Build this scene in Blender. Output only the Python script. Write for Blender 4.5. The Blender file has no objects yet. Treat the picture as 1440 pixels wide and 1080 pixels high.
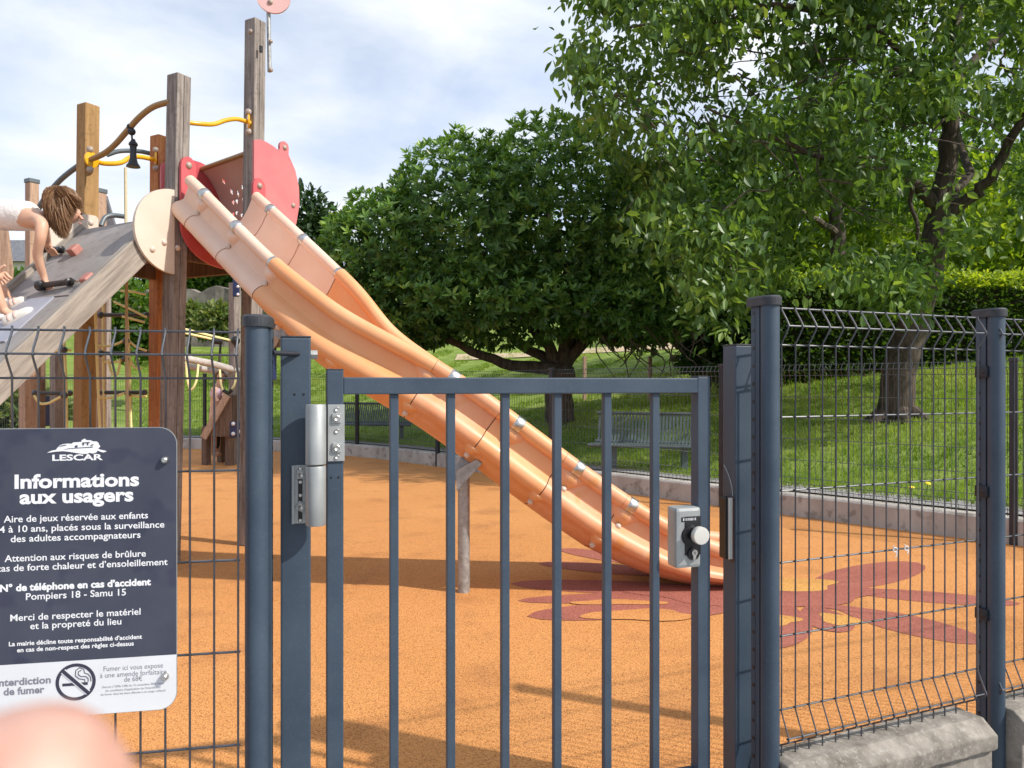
import bpy, bmesh, math, random
import numpy as np
from mathutils import Vector, Matrix, Euler, noise
R = math.radians
random.seed(7)
rng = np.random.default_rng(7)
SC = bpy.context.scene
COL = SC.collection

# ---------------------------------------------------------------- camera, sky, sun, exposure
F, CH, HOR = 1080.0, 1.25, 540.0            # focal length and horizon row in pixels of the 1440 px wide photograph, eye height
cam_d = bpy.data.cameras.new('camera')
cam = bpy.data.objects.new('camera', cam_d)
COL.objects.link(cam)
cam.location = (0, 0, CH)
cam.rotation_euler = (R(90), 0, 0)
cam_d.sensor_width = 36.0
cam_d.lens = 36.0 * F / 1440.0
cam_d.clip_start = 0.01
cam_d.clip_end = 2000
cam_d.dof.use_dof = True
cam_d.dof.focus_distance = 3.2
cam_d.dof.aperture_fstop = 21
SC.camera = cam

SUN_TO = Vector((2.0, -0.85, 1.95)).normalized()
SUN_EL = math.asin(SUN_TO.z)
SUN_AZ = math.atan2(SUN_TO.x, SUN_TO.y)
world = bpy.data.worlds.new('World')
SC.world = world
world.use_nodes = True
wn, wl = world.node_tree.nodes, world.node_tree.links
bg = wn['Background']
sky = wn.new('ShaderNodeTexSky')
sky.sky_type = 'NISHITA'
sky.sun_disc = False
sky.sun_elevation = SUN_EL
sky.sun_rotation = SUN_AZ
sky.air_density = 1.0
sky.dust_density = 1.5
bg.inputs['Strength'].default_value = 0.145
tc = wn.new('ShaderNodeTexCoord')
mp = wn.new('ShaderNodeMapping')
mp.inputs['Scale'].default_value = (1.0, 1.0, 2.6)
mp.inputs['Location'].default_value = (0.35, 0.1, 0.2)
wl.new(tc.outputs['Generated'], mp.inputs['Vector'])
cn = wn.new('ShaderNodeTexNoise')
cn.inputs['Scale'].default_value = 2.3
cn.inputs['Detail'].default_value = 7
cn.inputs['Roughness'].default_value = 0.52
cn.inputs['Distortion'].default_value = 0.35
wl.new(mp.outputs['Vector'], cn.inputs['Vector'])
cr = wn.new('ShaderNodeValToRGB')
cr.color_ramp.elements[0].position = 0.36
cr.color_ramp.elements[0].color = (0.34, 0.34, 0.34, 1)
cr.color_ramp.elements[1].position = 0.62
cr.color_ramp.elements[1].color = (1, 1, 1, 1)
wl.new(cn.outputs['Fac'], cr.inputs['Fac'])
cn2 = wn.new('ShaderNodeTexNoise')
cn2.inputs['Scale'].default_value = 4.5
cn2.inputs['Detail'].default_value = 5
wl.new(mp.outputs['Vector'], cn2.inputs['Vector'])
cc = wn.new('ShaderNodeValToRGB')
cc.color_ramp.elements[0].position = 0.35
cc.color_ramp.elements[0].color = (3.8, 4.4, 5.5, 1)
cc.color_ramp.elements[1].position = 0.65
cc.color_ramp.elements[1].color = (5.7, 5.9, 6.2, 1)
wl.new(cn2.outputs['Fac'], cc.inputs['Fac'])
mx = wn.new('ShaderNodeMix')
mx.data_type = 'RGBA'
wl.new(cr.outputs['Color'], mx.inputs['Factor'])
wl.new(sky.outputs['Color'], mx.inputs['A'])
wl.new(cc.outputs['Color'], mx.inputs['B'])
wl.new(mx.outputs['Result'], bg.inputs['Color'])

sun_d = bpy.data.lights.new('sun', 'SUN')
sun_d.energy = 3.8
sun_d.angle = R(1.1)
sun_d.color = (1.0, 0.94, 0.85)
sun = bpy.data.objects.new('sun', sun_d)
COL.objects.link(sun)
sun.rotation_euler = (-SUN_TO).to_track_quat('-Z', 'Y').to_euler()
sun.location = (10, -5, 12)

SC.view_settings.view_transform = 'Standard'
SC.view_settings.look = 'None'
SC.view_settings.exposure = 0.38
SC.view_settings.gamma = 1.0
SC.cycles.max_bounces = 6
SC.cycles.transparent_max_bounces = 4

# ---------------------------------------------------------------- helpers
def at(px, py, Y):
    return Vector(((px - 720) / F * Y, Y, CH - (py - HOR) / F * Y))

def V(*a): return Vector(a)

WL = {}                                   # world location of every object made here
def link(o, parent, wloc):
    COL.objects.link(o)
    WL[o] = Vector(wloc)
    if parent is not None:
        o.parent = parent
        o.location = WL[o] - WL[parent]
    else:
        o.location = wloc
    return o

def tag(o, label=None, cat=None, group=None, kind=None):
    if label: o['label'] = label
    if cat: o['category'] = cat
    if group: o['group'] = group
    if kind: o['kind'] = kind
    return o

def thing(name, loc, label, cat, group=None):
    o = bpy.data.objects.new(name, None)
    o.empty_display_size = 0.1
    link(o, None, loc)
    return tag(o, label, cat, group)

def frame(axis, up=None):
    a = Vector(axis).normalized()
    u = Vector(up) if up is not None else (Vector((0, 0, 1)) if abs(a.z) < 0.9 else Vector((1, 0, 0)))
    x = u.cross(a)
    if x.length < 1e-5: x = Vector((0, 1, 0)).cross(a)
    x.normalize()
    y = a.cross(x).normalized()
    return x, y, a

class MB:
    def __init__(s): s.v = []; s.f = []; s.sm = []
    def add(s, vs, fs, smooth=False):
        n = len(s.v)
        s.v.extend([tuple(v) for v in vs])
        s.f.extend([tuple(i + n for i in f) for f in fs])
        s.sm.extend([smooth] * len(fs))
        return s
    def box(s, c, size, rot=None, bev=0.0):
        bm = bmesh.new()
        bmesh.ops.create_cube(bm, size=1.0)
        for v in bm.verts: v.co = Vector((v.co.x * size[0], v.co.y * size[1], v.co.z * size[2]))
        if bev > 0:
            bmesh.ops.bevel(bm, geom=bm.edges[:], offset=bev, segments=2, affect='EDGES', profile=0.6)
        c = Vector(c)
        bm.verts.index_update()
        vs = [((rot @ v.co) if rot is not None else v.co) + c for v in bm.verts]
        fs = [[v.index for v in f.verts] for f in bm.faces]
        bm.free()
        return s.add(vs, fs)
    def bar(s, p0, p1, w, h, up=None, bev=0.0):
        p0, p1 = Vector(p0), Vector(p1)
        x, y, a = frame(p1 - p0, up)
        M = Matrix((x, y, a)).transposed()
        return s.box((p0 + p1) / 2, (w, h, (p1 - p0).length), M, bev)
    def tube(s, pts, r, seg=8, closed=False, cap=True, flat=None):
        pts = [Vector(p) for p in pts]
        n = len(pts)
        rr = r if isinstance(r, (list, tuple)) else [r] * n
        vs, fs = [], []
        px = None
        for i, p in enumerate(pts):
            if closed: t = pts[(i + 1) % n] - pts[i - 1]
            else: t = pts[min(i + 1, n - 1)] - pts[max(i - 1, 0)]
            t.normalize()
            if px is None: x, y, _ = frame(t)
            else:
                x = px - t * px.dot(t)
                if x.length < 1e-6: x, y, _ = frame(t)
                x.normalize(); y = t.cross(x)
            px = x
            for k in range(seg):
                a = 2 * math.pi * k / seg
                vs.append(p + (x * math.cos(a) + y * math.sin(a)) * rr[i])
        m = n if closed else n - 1
        for i in range(m):
            for k in range(seg):
                j = (i + 1) % n
                fs.append((i * seg + k, i * seg + (k + 1) % seg, j * seg + (k + 1) % seg, j * seg + k))
        if cap and not closed:
            fs.append(tuple(range(seg))[::-1])
            fs.append(tuple((n - 1) * seg + k for k in range(seg)))
        return s.add(vs, fs, True)
    def cyl(s, p0, p1, r, seg=20, r1=None):
        return s.tube([p0, p1], [r, r if r1 is None else r1], seg)
    def lathe(s, c, axis, prof, seg=20):
        x, y, a = frame(axis)
        c = Vector(c)
        vs, fs = [], []
        for (h, r) in prof:
            for k in range(seg):
                t = 2 * math.pi * k / seg
                vs.append(c + a * h + (x * math.cos(t) + y * math.sin(t)) * max(r, 1e-5))
        for i in range(len(prof) - 1):
            for k in range(seg):
                fs.append((i * seg + k, i * seg + (k + 1) % seg, (i + 1) * seg + (k + 1) % seg, (i + 1) * seg + k))
        fs.append(tuple(range(seg))[::-1]); fs.append(tuple((len(prof) - 1) * seg + k for k in range(seg)))
        return s.add(vs, fs, True)
    def dome(s, c, axis, r, h=None):
        h = h or r * 0.7
        return s.lathe(c, axis, [(-h * .2, r), (0, r), (h * .5, r * .85), (h * .85, r * .5), (h, r * .1)], 12)
    def ball(s, c, r, sc=(1, 1, 1), seg=14, ring=9):
        vs, fs = [], []
        c = Vector(c)
        for i in range(ring + 1):
            t = math.pi * i / ring
            for k in range(seg):
                a = 2 * math.pi * k / seg
                vs.append(c + Vector((math.sin(t) * math.cos(a) * sc[0], math.sin(t) * math.sin(a) * sc[1], math.cos(t) * sc[2])) * r)
        for i in range(ring):
            for k in range(seg):
                fs.append((i * seg + k, (i + 1) * seg + k, (i + 1) * seg + (k + 1) % seg, i * seg + (k + 1) % seg))
        return s.add(vs, fs, True)
    def plate(s, poly, o, ex, ey, t, holes=None):
        """extruded outline: poly in (ex, ey) coordinates from o, thickness t along ex x ey, centred"""
        ex, ey = Vector(ex).normalized(), Vector(ey).normalized()
        n = ex.cross(ey).normalized(); o = Vector(o)
        k = len(poly)
        A = [o + ex * p[0] + ey * p[1] + n * (t / 2) for p in poly]
        B = [o + ex * p[0] + ey * p[1] - n * (t / 2) for p in poly]
        fs = [tuple(range(k)), tuple(range(2 * k - 1, k - 1, -1))]
        for i in range(k):
            j = (i + 1) % k
            fs.append((i, i + k, j + k, j))
        return s.add(A + B, fs)
    def build(s, name, mat, parent=None, smooth=None, wloc=None, bevel=0.0):
        vs = np.array(s.v, dtype=np.float64)
        c = (vs.min(0) + vs.max(0)) / 2 if wloc is None else np.array(wloc)
        if wloc is None: c[2] = vs[:, 2].min() if parent is None else c[2]
        me = bpy.data.meshes.new(name)
        me.from_pydata([tuple(v) for v in (vs - c)], [], s.f)
        sm = s.sm if smooth is None else [smooth] * len(s.f)
        me.polygons.foreach_set('use_smooth', sm)
        me.update()
        if mat is not None: me.materials.append(mat)
        o = bpy.data.objects.new(name, me)
        link(o, parent, Vector(c))
        if any(sm) and smooth is None:
            try: me.set_sharp_from_angle(angle=R(40))
            except Exception: pass
        if bevel > 0:
            b = o.modifiers.new('bevel', 'BEVEL'); b.width = bevel; b.segments = 2; b.limit_method = 'ANGLE'; b.angle_limit = R(50)
        return o

def np_mesh(name, verts, faces_n, idx, mat, parent=None, wloc=(0, 0, 0), smooth=False):
    """fast mesh: verts (n,3), faces of equal size faces_n, idx flat"""
    me = bpy.data.meshes.new(name)
    v = np.asarray(verts, dtype=np.float32) - np.asarray(wloc, dtype=np.float32)
    idx = np.asarray(idx, dtype=np.int32).ravel()
    nf = len(idx) // faces_n
    me.vertices.add(len(v)); me.vertices.foreach_set('co', v.ravel())
    me.loops.add(len(idx)); me.loops.foreach_set('vertex_index', idx)
    me.polygons.add(nf)
    me.polygons.foreach_set('loop_start', np.arange(nf, dtype=np.int32) * faces_n)
    me.polygons.foreach_set('use_smooth', np.full(nf, smooth))
    me.update(calc_edges=True); me.validate()
    me.materials.append(mat)
    o = bpy.data.objects.new(name, me)
    return link(o, parent, Vector(wloc))

# ---------------------------------------------------------------- materials
def new_mat(name):
    m = bpy.data.materials.new(name); m.use_nodes = True
    return m, m.node_tree.nodes, m.node_tree.links, m.node_tree.nodes['Principled BSDF']

def mat(name, c0, c1=None, rough=0.5, rough1=None, scale=8.0, detail=5, metal=0.0, bump=0.0, bscale=None, stretch=None, spec=0.5,
        lo=0.35, hi=0.65, coat=0.0, rot=None, grain=None, speck=None, speck_scale=200, speck_amt=0.5, sss=0.0):
    m, N, L, P = new_mat(name)
    t = N.new('ShaderNodeTexCoord'); q = N.new('ShaderNodeMapping')
    L.new(t.outputs['Object'], q.inputs['Vector'])
    if stretch: q.inputs['Scale'].default_value = stretch
    if rot: q.inputs['Rotation'].default_value = rot
    if grain is not None:
        q.vector_type = 'TEXTURE'
        q.inputs['Rotation'].default_value = Vector(grain).to_track_quat('X', 'Z').to_euler()
        q.inputs['Scale'].default_value = (2.5, 0.2, 0.2)
    n = N.new('ShaderNodeTexNoise'); n.inputs['Scale'].default_value = scale; n.inputs['Detail'].default_value = detail
    n.inputs['Roughness'].default_value = 0.6
    L.new(q.outputs['Vector'], n.inputs['Vector'])
    r = N.new('ShaderNodeValToRGB')
    r.color_ramp.elements[0].position = lo; r.color_ramp.elements[1].position = hi
    r.color_ramp.elements[0].color = (*c0, 1); r.color_ramp.elements[1].color = (*(c1 or c0), 1)
    L.new(n.outputs['Fac'], r.inputs['Fac'])
    out = r.outputs['Color']
    if speck:
        n2 = N.new('ShaderNodeTexNoise'); n2.inputs['Scale'].default_value = speck_scale; n2.inputs['Detail'].default_value = 2
        L.new(t.outputs['Object'], n2.inputs['Vector'])
        r2 = N.new('ShaderNodeValToRGB'); r2.color_ramp.elements[0].position = 0.56; r2.color_ramp.elements[1].position = 0.66
        r2.color_ramp.elements[0].color = (0, 0, 0, 1); r2.color_ramp.elements[1].color = (speck_amt,) * 3 + (1,)
        L.new(n2.outputs['Fac'], r2.inputs['Fac'])
        x = N.new('ShaderNodeMix'); x.data_type = 'RGBA'; x.inputs['B'].default_value = (*speck, 1)
        L.new(r2.outputs['Color'], x.inputs['Factor']); L.new(out, x.inputs['A'])
        out = x.outputs['Result']
    L.new(out, P.inputs['Base Color'])
    P.inputs['Metallic'].default_value = metal
    P.inputs['Specular IOR Level'].default_value = spec
    if coat: P.inputs['Coat Weight'].default_value = coat
    if sss:
        P.inputs['Subsurface Weight'].default_value = sss
        P.inputs['Subsurface Radius'].default_value = (0.01, 0.004, 0.002)
        P.inputs['Subsurface Scale'].default_value = 0.3
    if rough1 is not None:
        mr = N.new('ShaderNodeMapRange'); mr.inputs['To Min'].default_value = rough; mr.inputs['To Max'].default_value = rough1
        mr.inputs['From Min'].default_value = 0.3; mr.inputs['From Max'].default_value = 0.7
        L.new(n.outputs['Fac'], mr.inputs['Value']); L.new(mr.outputs['Result'], P.inputs['Roughness'])
    else: P.inputs['Roughness'].default_value = rough
    if bump:
        nb = N.new('ShaderNodeTexNoise'); nb.inputs['Scale'].default_value = bscale or scale * 4; nb.inputs['Detail'].default_value = 4
        L.new(q.outputs['Vector'], nb.inputs['Vector'])
        b = N.new('ShaderNodeBump'); b.inputs['Strength'].default_value = bump; b.inputs['Distance'].default_value = 0.01
        L.new(nb.outputs['Fac'], b.inputs['Height']); L.new(b.outputs['Normal'], P.inputs['Normal'])
    return m

def leaf_mat(name, cols, trans=0.35, rough=0.45, tcol=None, spec=0.4, tint=0.0):
    m, N, L, P = new_mat(name)
    g = N.new('ShaderNodeNewGeometry')
    r = N.new('ShaderNodeValToRGB')
    e = r.color_ramp.elements
    while len(e) < len(cols): e.new(0.5)
    for i, c in enumerate(cols):
        e[i].position = i / (len(cols) - 1); e[i].color = (*c, 1)
    if tint:
        at_ = N.new('ShaderNodeAttribute'); at_.attribute_name = 'tint_light'  # per-leaf tone; also carries light painted on hedge and evergreen
        mf = N.new('ShaderNodeMix'); mf.data_type = 'FLOAT'; mf.inputs['Factor'].default_value = tint
        L.new(g.outputs['Random Per Island'], mf.inputs['A']); L.new(at_.outputs['Fac'], mf.inputs['B']); L.new(mf.outputs['Result'], r.inputs['Fac'])
    else: L.new(g.outputs['Random Per Island'], r.inputs['Fac'])
    L.new(r.outputs['Color'], P.inputs['Base Color'])
    P.inputs['Roughness'].default_value = rough
    P.inputs['Specular IOR Level'].default_value = spec
    tr = N.new('ShaderNodeBsdfTranslucent')
    mc = N.new('ShaderNodeMix'); mc.data_type = 'RGBA'; mc.blend_type = 'MULTIPLY'; mc.inputs['Factor'].default_value = 1.0
    mc.inputs['B'].default_value = (*(tcol or (2.2, 2.0, 0.8)), 1)
    L.new(r.outputs['Color'], mc.inputs['A']); L.new(mc.outputs['Result'], tr.inputs['Color'])
    ms = N.new('ShaderNodeMixShader'); ms.inputs['Fac'].default_value = trans
    L.new(P.outputs['BSDF'], ms.inputs[1]); L.new(tr.outputs['BSDF'], ms.inputs[2])
    L.new(ms.outputs['Shader'], N['Material Output'].inputs['Surface'])
    return m

M = {}
M['paint'] = mat('blue_grey_paint', (0.032, 0.052, 0.080), (0.046, 0.070, 0.102), rough=0.42, rough1=0.6, scale=5, bump=0.03, bscale=350, spec=0.5,
                 speck=(0.15, 0.17, 0.19), speck_scale=120, speck_amt=0.07)
M['paint_dark'] = mat('dark_paint', (0.010, 0.011, 0.016), (0.02, 0.022, 0.03), rough=0.5)
M['wire'] = mat('wire_paint', (0.026, 0.030, 0.040), (0.045, 0.05, 0.065), rough=0.25, rough1=0.45, scale=20, spec=0.8, coat=0.6)
M['cap'] = mat('black_cap', (0.020, 0.022, 0.028), (0.045, 0.047, 0.055), rough=0.45, rough1=0.6, scale=30)
M['alu'] = mat('anodised_metal', (0.34, 0.355, 0.355), (0.42, 0.435, 0.43), rough=0.42, rough1=0.55, scale=12, metal=0.45, bump=0.02, bscale=300)
M['steel'] = mat('steel', (0.50, 0.49, 0.47), (0.62, 0.61, 0.58), rough=0.28, rough1=0.45, scale=30, metal=1.0)
M['galv'] = mat('galvanised_steel', (0.26, 0.27, 0.27), (0.42, 0.42, 0.41), rough=0.45, rough1=0.6, scale=30, metal=0.55, bump=0.05)
M['black'] = mat('black_plastic', (0.006, 0.006, 0.008), (0.012, 0.012, 0.014), rough=0.35)
M['knob'] = mat('knob_metal', (0.66, 0.65, 0.60), (0.72, 0.71, 0.66), rough=0.4, metal=0.4)
M['bench'] = mat('grey_green_paint', (0.065, 0.088, 0.094), (0.09, 0.115, 0.12), rough=0.45)
M['rust'] = mat('rusty_edge', (0.13, 0.05, 0.03), (0.07, 0.035, 0.025), rough=0.7, scale=40)
M['sign_blue'] = mat('sign_navy', (0.040, 0.046, 0.072), (0.070, 0.076, 0.105), rough=0.4, rough1=0.6, scale=5, lo=0.3, hi=0.75, spec=0.35,
                     speck=(0.02, 0.02, 0.05), speck_scale=14, speck_amt=0.35)
M['sign_white'] = mat('sign_white', (0.66, 0.67, 0.70), (0.72, 0.73, 0.75), rough=0.4, scale=6)
M['sign_print'] = mat('sign_print_white', (0.80, 0.80, 0.82), rough=0.45)
M['sign_dark'] = mat('sign_print_dark', (0.035, 0.035, 0.06), rough=0.5)
M['sign_grey'] = mat('sign_print_grey', (0.20, 0.20, 0.24), rough=0.5)
M['concrete'] = mat('concrete_weathered', (0.10, 0.085, 0.068), (0.36, 0.325, 0.28), rough=0.95, scale=11, detail=10, lo=0.30, hi=0.70, bump=0.12, bscale=120,
                    speck=(0.46, 0.44, 0.40), speck_scale=75, speck_amt=0.3)
M['kerb'] = mat('kerb_concrete', (0.34, 0.31, 0.28), (0.52, 0.49, 0.45), rough=0.9, scale=3, detail=9, bump=0.25, bscale=60, stretch=(1, 1, 0.4),
                speck=(0.16, 0.14, 0.12), speck_scale=9, speck_amt=0.6)
WR = dict(rough=0.75, rough1=0.9, detail=8, bump=0.35)
def wood(name, c0, c1, rot=None):
    return mat(name, c0, c1, scale=9, stretch=(5, 5, 0.35), bscale=16, rot=rot, speck=(c0[0] * .35, c0[1] * .35, c0[2] * .35), speck_scale=26, speck_amt=0.25, **WR)
M['wood_grey'] = wood('weathered_grey_wood', (0.15, 0.125, 0.11), (0.33, 0.29, 0.26))
M['wood_ochre'] = wood('ochre_wood', (0.28, 0.155, 0.055), (0.40, 0.24, 0.095))
M['wood_orange'] = wood('orange_brown_wood', (0.36, 0.12, 0.035), (0.52, 0.22, 0.08))
M['wood_pink'] = wood('pinkish_wood', (0.34, 0.22, 0.15), (0.5, 0.35, 0.25))
M['wood_brown'] = wood('brown_wood', (0.10, 0.06, 0.04), (0.20, 0.125, 0.085))
M['wood_side'] = mat('weathered_grey_board', (0.20, 0.175, 0.15), (0.36, 0.32, 0.275), scale=9, bscale=16, grain=(-.49, -.872, -1.02), **WR)
M['red'] = mat('faded_red_plastic', (0.50, 0.070, 0.085), (0.58, 0.105, 0.115), rough=0.42, rough1=0.55, scale=4, bump=0.03, bscale=200)
M['pink'] = mat('faded_pink_plastic', (0.56, 0.16, 0.17), (0.62, 0.20, 0.20), rough=0.5, scale=4, bump=0.03, bscale=200)
M['grip'] = mat('dull_red_block', (0.40, 0.16, 0.13), (0.46, 0.20, 0.165), rough=0.6, scale=12)
M['disc_pink'] = mat('pale_pink_plastic', (0.66, 0.38, 0.36), (0.72, 0.45, 0.42), rough=0.5, scale=4)
M['beige'] = mat('beige_panel', (0.58, 0.50, 0.41), (0.64, 0.57, 0.48), rough=0.5, scale=3)
M['perf'] = mat('salmon_panel', (0.60, 0.40, 0.32), (0.66, 0.46, 0.38), rough=0.5, scale=3)
M['yellow'] = mat('yellow_paint', (0.72, 0.36, 0.008), (0.80, 0.42, 0.015), rough=0.25, scale=6, coat=0.3)
M['tan_tube'] = mat('tan_brown_paint', (0.27, 0.155, 0.05), (0.34, 0.20, 0.075), rough=0.35, scale=6)
M['grey_tube'] = mat('teal_grey_paint', (0.09, 0.115, 0.13), (0.13, 0.155, 0.17), rough=0.35, scale=6)
M['bell'] = mat('dark_bell_metal', (0.02, 0.02, 0.022), (0.04, 0.04, 0.045), rough=0.4, metal=0.4)
M['boltcap'] = mat('bolt_cap_plastic', (0.30, 0.24, 0.20), (0.40, 0.32, 0.27), rough=0.4, scale=20)
M['boltcap_pale'] = mat('pale_bolt_cap', (0.60, 0.50, 0.42), rough=0.35)
M['hpl'] = mat('grey_panel', (0.24, 0.22, 0.21), (0.33, 0.305, 0.295), rough=0.5, rough1=0.65, scale=3, detail=6, speck=(0.12, 0.10, 0.09), speck_scale=18, speck_amt=0.3)
M['hpl_blue'] = mat('blue_grey_panel', (0.30, 0.31, 0.37), (0.36, 0.37, 0.43), rough=0.4, scale=3)
M['navy'] = mat('navy_panel', (0.012, 0.020, 0.075), (0.02, 0.03, 0.10), rough=0.4)
M['rope'] = mat('yellow_rope', (0.84, 0.73, 0.30), (0.88, 0.79, 0.42), rough=0.8, scale=60, bump=0.4, bscale=150)
M['rope_pale'] = mat('pale_rope', (0.60, 0.52, 0.32), (0.68, 0.60, 0.40), rough=0.8, scale=60, bump=0.4, bscale=150)
M['rung'] = mat('dark_rung', (0.05, 0.05, 0.055), (0.09, 0.09, 0.095), rough=0.35)
M['log'] = mat('pale_log', (0.38, 0.34, 0.31), (0.55, 0.50, 0.46), rough=0.85, scale=20, bump=0.3)
SL = dict(rough=0.38, rough1=0.58, detail=8, coat=0.05)
M['sl_pale'] = mat('faded_peach_plastic', (0.72, 0.485, 0.36), (0.77, 0.57, 0.455), scale=2.6, **SL)
M['sl_org'] = mat('orange_plastic', (0.70, 0.31, 0.125), (0.72, 0.38, 0.19), scale=2.6, **SL)
M['sl_low'] = mat('worn_orange_plastic', (0.67, 0.29, 0.135), (0.70, 0.39, 0.235), scale=3.2, speck=(0.62, 0.25, 0.05), speck_scale=7, speck_amt=0.6, **SL)
M['seam'] = mat('seam_dark_pink', (0.42, 0.22, 0.16), rough=0.6)  # dark pink of the seams between mouldings
M['bark'] = mat('dark_bark', (0.035, 0.026, 0.020), (0.11, 0.085, 0.065), rough=0.95, scale=7, detail=10, stretch=(3, 3, 0.6), bump=0.9, bscale=18)
M['bark2'] = mat('brown_bark', (0.05, 0.04, 0.03), (0.16, 0.125, 0.095), rough=0.95, scale=7, detail=10, stretch=(3, 3, 0.6), bump=0.9, bscale=18)
M['skin'] = mat('skin', (0.60, 0.35, 0.235), (0.67, 0.41, 0.29), rough=0.5, scale=10, sss=0.15)
M['skin_pink'] = mat('fingertip_skin', (0.47, 0.245, 0.185), (0.54, 0.32, 0.25), rough=0.5, scale=260, detail=3, sss=0.2)
M['nail'] = mat('finger_nail', (0.74, 0.47, 0.40), rough=0.25)
M['hair'] = mat('brown_hair', (0.055, 0.024, 0.012), (0.22, 0.11, 0.05), rough=0.6, scale=40, stretch=(1, 1, 0.3), bump=0.4, bscale=90, spec=0.25)
M['hair_fine'] = leaf_mat('fine_brown_hair', [(0.16, 0.082, 0.04), (0.19, 0.10, 0.048), (0.22, 0.12, 0.058), (0.26, 0.145, 0.072)], trans=0.0, rough=0.5, spec=0.3)
M['top_white'] = mat('white_cotton', (0.70, 0.66, 0.63), (0.80, 0.77, 0.75), rough=0.9, scale=22, bump=0.7, bscale=45)
M['shoe'] = mat('white_shoe', (0.66, 0.63, 0.56), (0.74, 0.72, 0.67), rough=0.6, scale=20)
M['shoe_sole'] = mat('shoe_sole', (0.62, 0.57, 0.47), rough=0.6)
M['shoe_pink'] = mat('shoe_strap', (0.62, 0.40, 0.35), rough=0.6)
M['eye'] = mat('eye_dark', (0.02, 0.012, 0.01), rough=0.2)
M['lip'] = mat('lip', (0.50, 0.24, 0.19), rough=0.4)
M['cloth_dark'] = mat('dark_cloth', (0.012, 0.012, 0.02), rough=0.9)
M['cloth_pink'] = mat('pinkish_cloth', (0.62, 0.48, 0.56), rough=0.9)
M['white_tie'] = mat('white_plastic', (0.75, 0.75, 0.76), rough=0.4)
M['stone'] = mat('wall_stone', (0.10, 0.085, 0.075), (0.27, 0.235, 0.205), rough=0.95, scale=1.6, detail=10, bump=0.9, bscale=5)
M['gravel'] = mat('grey_gravel', (0.13, 0.125, 0.12), (0.42, 0.41, 0.40), rough=0.95, scale=55, detail=4, bump=1.0, bscale=60)
M['stones'] = leaf_mat('gravel_stones', [(0.06, 0.06, 0.065), (0.2, 0.2, 0.2), (0.40, 0.39, 0.38), (0.14, 0.13, 0.13)], trans=0.0, rough=0.8, spec=0.2)
M['earth'] = mat('dark_earth', (0.05, 0.04, 0.025), (0.10, 0.08, 0.05), rough=0.95, scale=3)
M['path'] = mat('dry_path', (0.40, 0.31, 0.19), (0.52, 0.42, 0.27), rough=0.95, scale=4, detail=8)
M['render_wall'] = mat('pale_house_wall', (0.62, 0.58, 0.52), (0.68, 0.64, 0.58), rough=0.9, scale=1)
M['slate'] = mat('slate_roof', (0.11, 0.115, 0.13), (0.18, 0.18, 0.20), rough=0.8, scale=6)
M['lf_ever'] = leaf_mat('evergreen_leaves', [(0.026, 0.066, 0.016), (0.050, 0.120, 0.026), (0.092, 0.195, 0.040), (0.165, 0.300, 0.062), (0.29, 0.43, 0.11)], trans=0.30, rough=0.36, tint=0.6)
M['lf_walnut'] = leaf_mat('broad_leaves', [(0.030, 0.070, 0.018), (0.060, 0.122, 0.030), (0.100, 0.185, 0.042), (0.165, 0.265, 0.06), (0.26, 0.34, 0.09)], trans=0.36, rough=0.4, tint=0.5)
M['lf_mid'] = leaf_mat('mid_leaves', [(0.035, 0.085, 0.012), (0.07, 0.15, 0.02), (0.13, 0.22, 0.03)], trans=0.45, rough=0.5)
M['lf_lime'] = leaf_mat('lime_leaves', [(0.07, 0.14, 0.015), (0.13, 0.21, 0.02), (0.21, 0.29, 0.03)], trans=0.5, rough=0.5)
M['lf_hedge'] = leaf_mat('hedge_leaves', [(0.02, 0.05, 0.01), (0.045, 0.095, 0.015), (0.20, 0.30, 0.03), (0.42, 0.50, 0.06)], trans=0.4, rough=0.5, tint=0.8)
M['lf_dark'] = leaf_mat('dark_leaves', [(0.012, 0.035, 0.010), (0.022, 0.055, 0.014), (0.04, 0.08, 0.02)], trans=0.2, rough=0.5)
M['lf_shrub'] = leaf_mat('shrub_leaves', [(0.05, 0.10, 0.02), (0.12, 0.17, 0.04), (0.22, 0.25, 0.09)], trans=0.35, rough=0.6)
M['grass'] = leaf_mat('grass_blades', [(0.115, 0.20, 0.028), (0.18, 0.275, 0.042), (0.26, 0.345, 0.062), (0.36, 0.41, 0.13)], trans=0.45, rough=0.6, tcol=(1.5, 1.5, 0.7), spec=0.2, tint=0.6)
M['lawn'] = mat('lawn_base', (0.13, 0.20, 0.034), (0.23, 0.29, 0.07), rough=0.95, scale=1.7, detail=10, bump=0.8, bscale=40, spec=0.1)
M['flower'] = mat('yellow_flower', (0.8, 0.62, 0.02), rough=0.6)

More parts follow.
